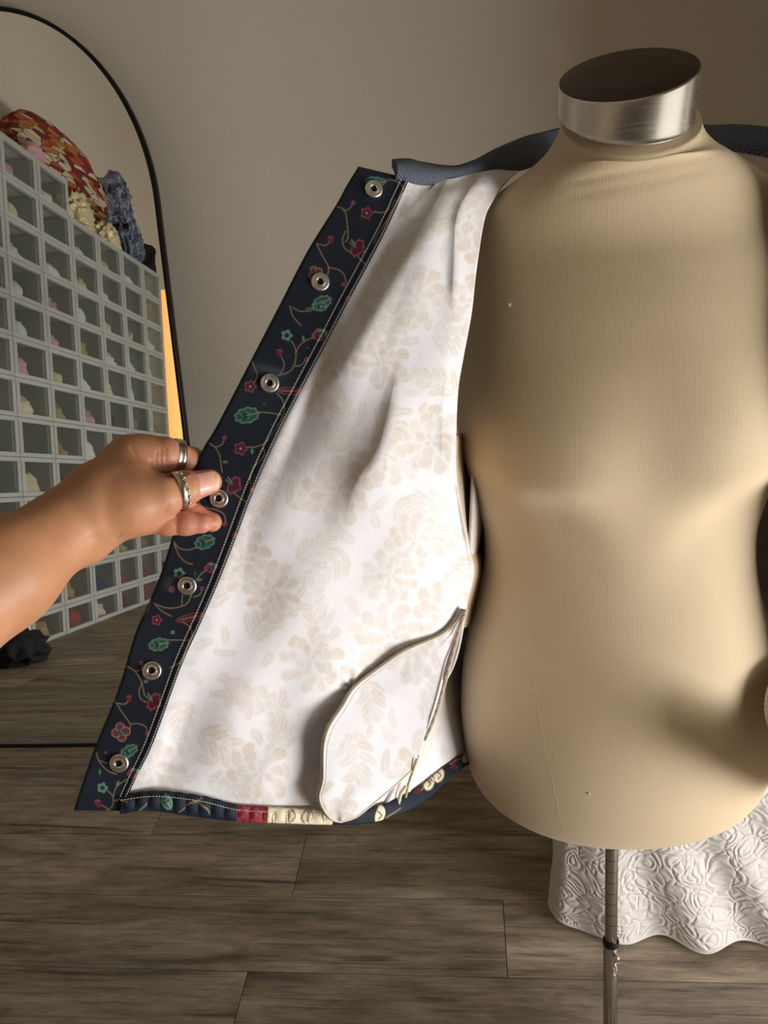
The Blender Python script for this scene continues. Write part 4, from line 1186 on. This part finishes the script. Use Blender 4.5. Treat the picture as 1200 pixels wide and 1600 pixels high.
# skin: rosier on the finger pads and knuckles
skin_a, skin_b = np.array(srgb(190, 137, 101)), np.array(srgb(206, 132, 112))
mid_c = cp(300, 812, .588)
rosy = np.exp(-(np.linalg.norm((Vc - mid_c) / np.array([.040, .012, .03]), axis=1)) ** 2)
rosy = np.maximum(rosy, 0.5 * np.exp(-(np.linalg.norm((Vc - cp(262, 716, .585)) / np.array([.014, .012, .02]), axis=1)) ** 2))
rosy = np.maximum(rosy, 0.35 * np.exp(-(np.linalg.norm((Vc - cp(320, 752, .59)) / np.array([.02, .012, .02]), axis=1)) ** 2))
sc_ = skin_a * (1 - rosy[:, None]) + skin_b * rosy[:, None]
ca = me.color_attributes.new('print', 'FLOAT_COLOR', 'POINT')
ca.data.foreach_set('color', np.concatenate([sc_, np.ones((len(sc_), 1))], 1).astype(np.float32).ravel())
sk = M('skin', (.5, .3, .2), 0.46, spec=0.4)
at_ = sk.n('ShaderNodeVertexColor', layer_name='print')
v = sk.coords()
mott = sk.ramp(sk.noise(v, 45, 4), [(0.3, (.90, .88, .87)), (.75, (1.06, 1.05, 1.04))])
sk.color(sk.mix(1.0, at_.outputs['Color'], mott, 'MULTIPLY'))
sk.b.inputs['Subsurface Weight'].default_value = 0.12
sk.b.inputs['Subsurface Radius'].default_value = (0.012, 0.004, 0.002)
sk.b.inputs['Subsurface Scale'].default_value = 0.3
vor = sk.n('ShaderNodeTexVoronoi', feature='DISTANCE_TO_EDGE'); vor.inputs['Scale'].default_value = 900
sk.l(v, vor.inputs['Vector'])
sk.bump(vor.outputs['Distance'], 0.12, 0.0004, sk.bump(sk.noise(v, 160, 3), 0.16, 0.001))
person = link('person', me, sk.m)
tag(person, 'bare brown-skinned forearm and ringed hand pinching the vest placket', 'person')
# thumbnail
T2, T3 = np.array([288, 763, .579]), np.array([327, 752.5, .592])
nu, nv2 = 22, 16
NP = np.zeros((nu, nv2, 3)); ncol = np.zeros((nu, nv2, 3))
for i, s in enumerate(np.linspace(0, 1, nu)):
    f_ = 0.42 + s * 0.98
    c = T2 + (T3 - T2) * f_
    dirv = (T3 - T2)[:2]; dirv = dirv / np.linalg.norm(dirv); nrm2 = np.array([-dirv[1], dirv[0]])
    wdt = 17.5 * (1 - 0.10 * s) * (1 - sstep(.72, 1.06, s) ** 1.6 * .95) * (0.90 + 0.10 * sstep(0, .15, s))
    for j, t in enumerate(np.linspace(-1, 1, nv2)):
        q = c[:2] + nrm2 * wdt * t
        r_ = .0122 + (.0097 - .0122) * min(f_, 1.0) + .0006
        off = min(abs(wdt * t) * c[2] / FPX, r_ * .96)
        dd = c[2] - math.sqrt(r_ ** 2 - off ** 2) - 0.0010 + 0.0006 * (1 - sstep(0, .2, s)) + max(0, f_ - 1.0) * 0.006
        NP[i, j] = at(q[0], q[1], dd)
        tipc = sstep(.80, .90, s + .06 * t * t)
        ncol[i, j] = srgb(226, 164, 150) * (1 - tipc) + srgb(216, 190, 146) * tipc
nailm = mat_print('nail', 0.28, 500, .5, bumps=.05)
o = link('thumbnail', grid_mesh('thumbnail', NP, colors=ncol), nailm, person)
solid(o, 0.0006, 1)
# rings
RING = M('silver_ring', (0.66, 0.63, 0.58), 0.2, 1.0)
RING.bump(RING.noise(RING.coords(), 300, 3), 0.2, 0.0006)
def finger_ring(px, py, d, axis_cam, r, width, label, groove=True, beads=False, squash=1.0):
    c = cp(px, py, d)
    ctr = CAM + c[0] * RGT + c[1] * UPV + c[2] * FWD
    ax = np.asarray(axis_cam, float); ax = ax[0] * RGT + ax[1] * UPV + ax[2] * FWD
    h = width / 2
    prof = [(r, -h), (r + .0009, -h), (r + .0015, -h * .75), (r + .0017, -h * .35), (r + .0011 if groove else r + .0018, 0), (r + .0017, h * .35), (r + .0015, h * .75), (r + .0009, h), (r, h), (r, -h)]
    root = empty('finger_ring', ctr, label, 'ring', 'silver rings on the hand')
    b_ = link('band', lathe_mesh('band', prof, ctr, ax, 56, xdir=UPV), RING.m, root)
    if beads:
        axn = ax / np.linalg.norm(ax)
        X = UPV - axn * (UPV @ axn); X /= np.linalg.norm(X); Y = np.cross(axn, X)
        for k in range(6):
            t = math.radians(60 + 0) * 0 + k * math.radians(17)
            dirn = None
            # spread along the camera-facing side of the band
            base_ang = math.atan2(-FWD @ Y, -FWD @ X)
            a = base_ang + (k - 2.5) * math.radians(20)
            p = ctr + (r + .0016) * (X * math.cos(a) + Y * math.sin(a)) + axn * (h + 0.0003)
            link('bead', lathe_mesh('bead', [(0, -.0013), (.0009, -.0009), (.0013, 0), (.0009, .0009), (0, .0013)], p, axn, 12), RING.m, root)
    return root
finger_ring(276, 714, .600, (40, -5, 26), .0128, .0078, 'wide plain silver ring on the index finger')
finger_ring(279, 767, .575, (36, 11, 22), .0131, .0052, 'silver ring with a beaded edge on the thumb', False, True)

# ------------------------------------------------------------------ bed with a white quilted coverlet
bed = empty('bed', (1.0, 1.45, 0), 'low bed under a white quilted coverlet behind the dress form pole', 'bed')
link('mattress', box_mesh('mattress', ((0.24, 1.16, 0.0), (1.55, 1.94, 0.40)), bevel=0.03), mat_plain('mattress_ticking', tuple(srgb(210, 204, 196)), .9), bed)
qm = M('matelasse', tuple(srgb(216, 209, 205)), 0.85, spec=.2)
v = qm.coords('UV', scale=(1, 1, 1))
nz1 = qm.n('ShaderNodeTexNoise'); nz1.inputs['Scale'].default_value = 9; nz1.inputs['Detail'].default_value = 2
qm.l(v, nz1.inputs['Vector'])
addv = qm.n('ShaderNodeMix', data_type='VECTOR'); addv.inputs[0].default_value = 0.10
qm.l(v, addv.inputs[4]); qm.l(nz1.outputs['Color'], addv.inputs[5])
vo1 = qm.n('ShaderNodeTexVoronoi', feature='F1'); vo1.inputs['Scale'].default_value = 25
qm.l(addv.outputs[1], vo1.inputs['Vector'])
rings = qm.math('SINE', qm.math('MULTIPLY', vo1.outputs['Distance'], 26.0))
vo2 = qm.n('ShaderNodeTexVoronoi', feature='DISTANCE_TO_EDGE'); vo2.inputs['Scale'].default_value = 38
qm.l(addv.outputs[1], vo2.inputs['Vector'])
edge2 = qm.ramp(vo2.outputs['Distance'], [(0.0, (0, 0, 0)), (0.12, (1, 1, 1))])
hgt = qm.math('ADD', qm.math('MULTIPLY', rings, 0.5), edge2)
qm.bump(hgt, 0.55, 0.0028)
path = np.array([(0.30, 1.93), (0.185, 1.80), (0.150, 1.50), (0.128, 1.25), (0.125, 1.10), (0.165, 1.055), (0.28, 1.045), (0.42, 1.04), (0.60, 1.035), (0.85, 1.035), (0.98, 1.04)])
pp = catmull(path, 420)
arc = np.concatenate([[0], np.cumsum(np.linalg.norm(np.diff(pp, axis=0), axis=1))])
tan = np.gradient(pp, axis=0); tan /= np.linalg.norm(tan, axis=1)[:, None]
nor = np.stack([tan[:, 1], -tan[:, 0]], 1)         # outward
nor = -nor if nor[300] @ np.array([0, -1.0]) < 0 else nor
nzv = 110
CVR = np.zeros((nzv, 420, 3)); cuv = np.zeros((nzv, 420, 2))
i_corner = 0.93
for k, t in enumerate(np.linspace(0, 1, nzv)):
    z = 0.47 * (1 - t) + 0.012 * t
    ph = arc - i_corner
    slant = 0.16 * t                              # folds run down and outwards
    wave = np.zeros(420)
    for c0, amp, wd in ((-0.05, .022, .050), (0.085, .034, .052), (0.235, .042, .056), (0.385, .040, .050), (0.53, .038, .05), (0.70, .04, .055)):
        wave += amp * np.exp(-((ph - c0 - (t - 1) * 0.62 * max(c0, 0.0)) / wd) ** 2)
    lift = 0.007 * np.sin(arc * 30) ** 2 * t ** 8
    inset = -0.045 * (1 - t) ** 1.5
    off = inset + wave * (0.25 + 0.75 * t ** .8) - 0.015
    CVR[k, :, 0] = pp[:, 0] + nor[:, 0] * off
    CVR[k, :, 1] = pp[:, 1] + nor[:, 1] * off
    CVR[k, :, 2] = z + lift
    cuv[k, :, 0] = arc; cuv[k, :, 1] = z
# top surface closing over the mattress
topg = []
cen = np.array([0.75, 1.5, 0.475])
for t in np.linspace(0.0, 1, 14)[1:]:
    topg.append(CVR[0] * (1 - t) + cen * t + np.array([0, 0, 0.004 * math.sin(math.pi * t)]))
ALL = np.concatenate([np.array(topg[::-1]), CVR], 0)
mec = grid_mesh('coverlet', ALL)
uvl = mec.uv_layers.new(name='UVMap')
li = np.zeros(len(mec.loops), np.int32); mec.loops.foreach_get('vertex_index', li)
uvall = np.concatenate([np.stack([ALL[:13, :, 0], ALL[:13, :, 1]], -1), cuv], 0).reshape(-1, 2)
uvl.data.foreach_set('uv', uvall[li].astype(np.float32).ravel())
o = link('coverlet', mec, qm.m, bed)
solid(o, 0.006, 0)
bind = CVR[-1] + np.array([0, 0, -0.001])
link('coverlet_binding', tube_mesh('coverlet_binding', bind, 0.0045, 8), mat_plain('binding_white', tuple(srgb(216, 210, 205)), .85), bed)

# ------------------------------------------------------------------ clear shoe-box wall seen in the mirror
RX, RDEP = -2.03, 0.34
CY, CZ = 0.2965, 0.1825
ROW0 = 0.145
def milky(name, c, transp, rough=.35):
    w = M(name, c, rough, spec=.4)
    nt = w.nt
    out = nt.nodes['Material Output']
    tr = w.n('ShaderNodeBsdfTransparent'); tr.inputs[0].default_value = (0.95, 0.96, 0.95, 1)
    mx = w.n('ShaderNodeMixShader'); mx.inputs[0].default_value = transp
    w.l(w.b.outputs[0], mx.inputs[1]); w.l(tr.outputs[0], mx.inputs[2]); w.l(mx.outputs[0], out.inputs[0])
    return w.m
BOX = milky('frosted_plastic', tuple(srgb(226, 228, 224)), 0.42)
PANE = milky('clear_lid_plastic', tuple(srgb(214, 216, 208)), 0.95, .25)
rack = empty('storage_rack', (RX - RDEP / 2, -0.4, 0), 'wall of stacked clear plastic shoe boxes reflected in the arched mirror', 'storage rack')
ncol_ = 8                       # columns j = -1 .. 6
def ypost(j): return 0.257 - CY * j
jmin, jmax = -1, 6
yA, yB = ypost(jmin), ypost(jmax)
def top_rows(j): return 12 if j < 2 else 11
def zrow(k): return 0.0 if k == 0 else ROW0 + CZ * (k - 1)     # floor of row k
NR = lambda j: (13 if j < 1 + 1 else 12)
th = 0.011
shared = {}
def dup_box(key, lo, hi, name, mat, pos, bevel=0.002):
    if key not in shared:
        shared[key] = box_mesh(name, (lo, hi), bevel=bevel)
    o = link(name, shared[key], mat, rack, smooth=False)
    o.location = pos
    return o
for j in range(jmin, jmax):
    y1, y0 = ypost(j), ypost(j + 1)
    for k in range(NR(j)):
        z0, z1 = zrow(k), zrow(k + 1)
        h = z1 - z0
        tagk = round(h, 3)
        ym = (y0 + y1) / 2
        hw = (y1 - y0) / 2 - .0015
        bx_ = dup_box(('side', tagk, 0), (-RDEP, -.003, 0), (0, .003, h - .002), 'box_side', BOX, (RX, ym + hw - .004, z0))
        dup_box(('side', tagk, 0), None, None, 'box_side', BOX, (RX, ym - hw + .004, z0))
        dup_box(('base', 0), (-RDEP, -hw + .008, 0), (0, hw - .008, .005), 'box_base', BOX, (RX, ym, z0 + .002))
        dup_box(('rimh', 0), (-.02, -hw, 0), (0, hw, .020), 'box_rim', BOX, (RX + .004, ym, z0))
        dup_box(('rimh', 0), None, None, 'box_rim', BOX, (RX + .004, ym, z1 - .022))
        dup_box(('rimv', tagk), (-.02, -.014, .020), (0, .014, h - .022), 'box_rim', BOX, (RX + .004, ym + hw - .015, z0))
        dup_box(('rimv', tagk), None, None, 'box_rim', BOX, (RX + .004, ym - hw + .015, z0))
        dup_box(('pane', tagk), (-.003, -hw + .029, .020), (0, hw - .029, h - .022), 'pane', PANE, (RX - .004, ym, z0))
link('rack_top', box_mesh('rack_top', ((RX - RDEP, ypost(1 + 1), zrow(13) - .002), (RX + .004, yA, zrow(13) + .004)), ((RX - RDEP, yB, zrow(12) - .002), (RX + .004, ypost(2) - .002, zrow(12) + .004))), BOX, rack, smooth=False)
link('back_sheet', box_mesh('back_sheet', ((RX - RDEP - .006, yB, 0), (RX - RDEP - .001, yA, zrow(12)))), mat_plain('frosted_back', tuple(srgb(176, 172, 160)), .6), rack, smooth=False)

def cloth_lump(name, seed, sub=4, amp=.35, freq=2.2, fit=False):
    bm = bmesh.new()
    bmesh.ops.create_icosphere(bm, subdivisions=sub, radius=1.0)
    for vtx in bm.verts:
        p = vtx.co.copy()
        q = p * freq + Vector((seed * 7.3, seed * 3.1, seed * 1.7))
        r1 = 1 - abs(mnoise.noise(q)) * 2
        r2 = 1 - abs(mnoise.noise(q * 2.3)) * 2
        r = 1 + amp * (r1 - .3) + amp * .45 * r2 + .25 * mnoise.noise(p * 1.1 + Vector((seed, 0, 0)))
        vtx.co = p * r
        if vtx.co.z < -.55: vtx.co.z = -.55 - .05 * mnoise.noise(q)
    zmin = min(vt.co.z for vt in bm.verts)
    for vt in bm.verts: vt.co.z -= zmin
    if fit:                          # keep inside its box: half width 1.25, height 1.5
        rx = max(math.hypot(vt.co.x, vt.co.y) for vt in bm.verts); rz = max(vt.co.z for vt in bm.verts)
        for vt in bm.verts: vt.co = Vector((vt.co.x * 1.25 / rx, vt.co.y * 1.25 / rx, vt.co.z * 1.5 / rz))
    m_ = bpy.data.meshes.new(name); bm.to_mesh(m_); bm.free()
    return m_
def cloth_mat(name, c, rough=.8):
    return mat_plain(name, tuple(srgb(*c)), rough, bump=.5, bscale=60)
CL = {'cream': cloth_mat('cloth_cream', (232, 222, 190)), 'white': cloth_mat('cloth_white', (238, 238, 234)), 'ivory': cloth_mat('cloth_ivory', (222, 208, 172)),
      'pink': cloth_mat('cloth_pink', (214, 168, 176)), 'red': cloth_mat('cloth_red', (150, 44, 44)), 'olive': cloth_mat('cloth_olive', (166, 156, 110)),
      'navy': cloth_mat('cloth_navy', (30, 44, 92)), 'burgundy': cloth_mat('cloth_burgundy', (104, 24, 44)), 'tan': cloth_mat('cloth_tan', (176, 138, 92)),
      'black': cloth_mat('cloth_black', (30, 28, 30)), 'mauve': cloth_mat('cloth_mauve', (150, 120, 124)), 'green': cloth_mat('cloth_green', (58, 66, 56))}
variants = {}
rows_w = ['bottom', 'second', 'third', 'fourth', 'fifth', 'sixth', 'seventh', 'eighth', 'ninth', 'tenth', 'eleventh', 'twelfth', 'thirteenth']
cols_w = ['nearest', 'second', 'third', 'fourth', 'fifth', 'sixth', 'farthest']
fixed = {(3, 4): 'red', (4, 5): 'olive', (2, 6): 'olive', (3, 6): 'pink', (4, 6): 'green', (5, 6): 'mauve', (2, 5): 'tan', (2, 4): 'burgundy', (3, 3): 'black', (2, 7): 'ivory', (4, 7): 'cream', (4, 8): 'white', (5, 7): 'white', (5, 8): 'white',
         (1, 1): 'burgundy', (2, 1): 'tan', (3, 1): 'navy', (4, 1): 'red', (5, 1): 'red', (0, 2): 'green', (1, 2): 'green', (2, 2): 'black', (3, 2): 'black', (4, 2): 'olive', (0, 1): 'navy'}
rr_ = random.Random(5)
for j in range(jmin, jmax):
    for k in range(NR(j)):
        cc = j - jmin
        c = fixed.get((cc, k))
        if c is None:
            if rr_.random() < .16: continue
            c = rr_.choice(['cream', 'white', 'white', 'ivory', 'cream', 'pink', 'olive', 'white'] if k > 4 else ['burgundy', 'navy', 'tan', 'black', 'mauve', 'ivory', 'red'])
        vk = (rr_.randrange(5), c)
        if vk not in variants:
            variants[vk] = cloth_lump('cloth_bundle', vk[0] + 1, 3, .42, 1.9, True)
        o = link('cloth_bundle', variants[vk], CL[c])
        sx, sy, sz = rr_.uniform(.066, .078), rr_.uniform(.066, .078), rr_.uniform(.06, .085)
        if c in ('navy', 'burgundy'): sx, sy, sz = .079, .082, .080
        o.scale = (sx, sy, sz)
        o.rotation_euler = (0, 0, rr_.uniform(0, 6.28))
        o.location = (RX - .105, (ypost(j) + ypost(j + 1)) / 2 + rr_.uniform(-.025, .025), zrow(k) + .0075)
        tag(o, f'crumpled {c} cloth inside a clear box, {rows_w[k]} row up, {cols_w[cc]} column in mirror', 'cloth', 'cloths stored in clear boxes')

# things piled on top of the boxes
tz = zrow(13) + .004; tz2 = zrow(12) + .004
om = M('leaf_print_cloth', (.5, .2, .1), .8)
v = om.coords(scale=(.8, .72, 1.3), rot=(.3, .2, .4))
vo = om.n('ShaderNodeTexVoronoi'); vo.inputs['Scale'].default_value = 6.5; vo.inputs['Randomness'].default_value = .8
om.l(v, vo.inputs['Vector'])
sep = om.n('ShaderNodeSeparateColor'); om.l(vo.outputs['Color'], sep.inputs[0])
cr = om.ramp(sep.outputs[0], [(0, tuple(srgb(120, 36, 26))), (.2, tuple(srgb(186, 86, 48))), (.38, tuple(srgb(206, 186, 150))), (.55, tuple(srgb(198, 122, 60))), (.7, tuple(srgb(214, 204, 180))), (.85, tuple(srgb(150, 44, 40)))])
cr.node.color_ramp.interpolation = 'CONSTANT'
vo3 = om.n('ShaderNodeTexVoronoi', feature='DISTANCE_TO_EDGE'); vo3.inputs['Scale'].default_value = 6.5; vo3.inputs['Randomness'].default_value = .8
om.l(v, vo3.inputs['Vector'])
om.color(om.mix(om.ramp(vo3.outputs['Distance'], [(0.02, (1, 1, 1)), (.07, (0, 0, 0))]), cr, tuple(srgb(92, 32, 24))))
om.bump(om.noise(om.coords(), 22, 3), .6, .02)
bag = link('fabric_bundle', cloth_lump('fabric_bundle', 3.3, 5, .10, 1.3), om.m)
bag.scale = (.17, .46, .22); bag.location = (RX - .17, -.50, tz - .005)
tag(bag, 'orange, red and cream leaf-print fabric bundle on top of the clear boxes', 'fabric bundle')
o = link('cloth_bundle', cloth_lump('pink_cloth', 8.1, 4, .25, 1.5), CL['pink']); o.scale = (.04, .055, .05); o.location = (RX - .03, -.06, tz)
tag(o, 'small pale pink cloth perched in front of the orange fabric bundle', 'cloth')
bs = M('blue_satin', tuple(srgb(96, 112, 150)), .25, metal=.45, spec=.7); v = bs.coords()
bs.color(bs.ramp(bs.noise(v, 5, 3, .5, 1.0), [(.3, tuple(srgb(70, 82, 116))), (.5, tuple(srgb(138, 150, 182))), (.66, tuple(srgb(220, 226, 240)))])); bs.bump(bs.noise(v, 10, 3, .5, 1.2), .8, .03)  # pale tones put white-blue sheen highlights into the colour
o = link('satin_cloth', cloth_lump('satin_cloth', 5.2, 5, .4, 1.8), bs.m); o.scale = (.11, .11, .17); o.location = (RX - .12, -1.10, tz2 + .19)
tag(o, 'shiny slate-blue satin cloth slumped beside the orange fabric bundle', 'cloth')
o = link('cloth_bundle', cloth_lump('satin_tail', 6.4, 5, .5, 2.2), bs.m); o.scale = (.06, .08, .13); o.location = (RX - .03, -1.13, tz2)
tag(o, 'slate-blue satin tail hanging below the shiny cloth on the boxes', 'cloth')
fur = mat_plain('brown_fur', tuple(srgb(62, 50, 40)), .95, bump=1.0, bscale=50)
o = link('fur_piece', cloth_lump('fur_piece', 9.5, 5, .45, 3.5), fur); o.scale = (.10, .12, .20); o.location = (RX - .20, -1.30, tz2)
tag(o, 'dark brown furry piece behind the blue satin cloth', 'fur')
foil = mat_plain('gold_foil_cloth', tuple(srgb(230, 218, 174)), .3, .15, bump=.8, bscale=25)
for i, (yy, sc3, lb) in enumerate(((-.50, (.07, .13, .10), 'crumpled gold cloth on the boxes beneath the orange bundle'), (-.88, (.05, .10, .08), 'crumpled gold cloth on the boxes beneath the blue satin'))):
    o = link('gold_cloth', cloth_lump('gold_cloth', 11 + i, 5, .5, 2.6), foil); o.scale = sc3; o.location = (RX - .07, yy, tz2)
    tag(o, lb, 'cloth')
o = link('cloth_bundle', cloth_lump('plum_cloth', 14.2, 4, .4, 2.0), cloth_mat('cloth_plum', (66, 30, 36))); o.scale = (.06, .09, .09); o.location = (RX - .17, -.86, tz2)
tag(o, 'dark plum cloth between the orange bundle and the blue satin', 'cloth')
o = link('black_bag', cloth_lump('black_bag', 15.7, 4, .25, 1.5), CL['black']); o.scale = (.12, .055, .13); o.location = (RX - .14, -1.465, tz2)
tag(o, 'slumped black bag at the far end of the box tops', 'bag')
# floor pile by the boxes
for i, (c, px_, py_, s3, lb) in enumerate((('black', -1.90, .58, (.09, .10, .075), 'black cloth on the floor against the clear boxes'), ('white', -1.97, .50, (.07, .06, .13), 'white cloth heaped on the black one by the clear boxes'), ('navy', -1.99, .62, (.06, .08, .16), 'navy cloth standing behind the floor heap by the clear boxes'))):
    o = link('cloth_bundle', cloth_lump('floor_cloth', 20 + i, 4, .4, 1.8), CL[c]); o.scale = s3; o.location = (px_, py_, .001)
    tag(o, lb, 'cloth')
# brass stop on the floor
br = mat_plain('brass', (.70, .50, .22), .3, .9)
ds = empty('door_stop', (-1.60, .03, 0), 'small brass knob-shaped door stop reflected low in the mirror', 'door stop')
link('knob', lathe_mesh('knob', [(0, .062), (.012, .060), (.020, .052), (.023, .042), (.019, .031), (.012, .026), (.010, .012)], (-1.60, .03, 0), (0, 0, 1), 28), br, ds)
link('base', lathe_mesh('base', [(0, .013), (.012, .012), (.026, .006), (.028, 0), (0, 0)], (-1.60, .03, 0), (0, 0, 1), 28), br, ds)

# added glowing column in place of a warm-lit wall strip past the boxes
lamp = empty('warm_strip_stand_in', (-2.10, -1.80, 0), 'tall glowing orange column standing in for a warm-lit strip past the boxes', 'lamp')
gm = M('amber_glow', tuple(srgb(240, 160, 80)), .6)
gm.b.inputs['Emission Color'].default_value = (1.0, 0.46, 0.14, 1); gm.b.inputs['Emission Strength'].default_value = 1.1
link('glow_column', lathe_mesh('glow_column', [(.035, .10), (.055, .10), (.055, 2.12), (.035, 2.12), (.0, 2.115)], (-2.10, -1.80, 0), (0, 0, 1), 36), gm.m, lamp)
link('base', lathe_mesh('glow_column_base', [(0, .1), (.05, .1), (.052, .03), (.11, .02), (.115, 0), (0, 0)], (-2.10, -1.80, 0), (0, 0, 1), 36), BLACK_METAL, lamp)

# added dark block on the rear wall, unseen, darkening the neck cap's reflection
wd = empty('added_wardrobe', (0.2, REAR_Y + 0.3, 0), 'added dark brown cupboard, unseen, put at the rear wall to darken reflections', 'added_wardrobe')
wdm = mat_plain('dark_walnut', tuple(srgb(52, 38, 30)), .5)
link('body', box_mesh('added_wardrobe_body', ((-0.85, REAR_Y + .005, 0.0), (1.25, REAR_Y + .56, 2.25)), bevel=.006), wdm, wd, smooth=False)
for k in range(4):
    x0 = -0.85 + .525 * k
    d_ = link('door', box_mesh('added_wardrobe_door', ((x0 + .006, REAR_Y + .562, .06), (x0 + .519, REAR_Y + .582, 2.22)), bevel=.004), wdm, wd, smooth=False)
    hx = x0 + (.47 if k % 2 == 0 else .055)
    link('handle', tube_mesh('handle', [(hx, REAR_Y + .583, 1.0), (hx, REAR_Y + .60, 1.02), (hx, REAR_Y + .60, 1.18), (hx, REAR_Y + .583, 1.2)], .005, 8), STEEL.m, d_)
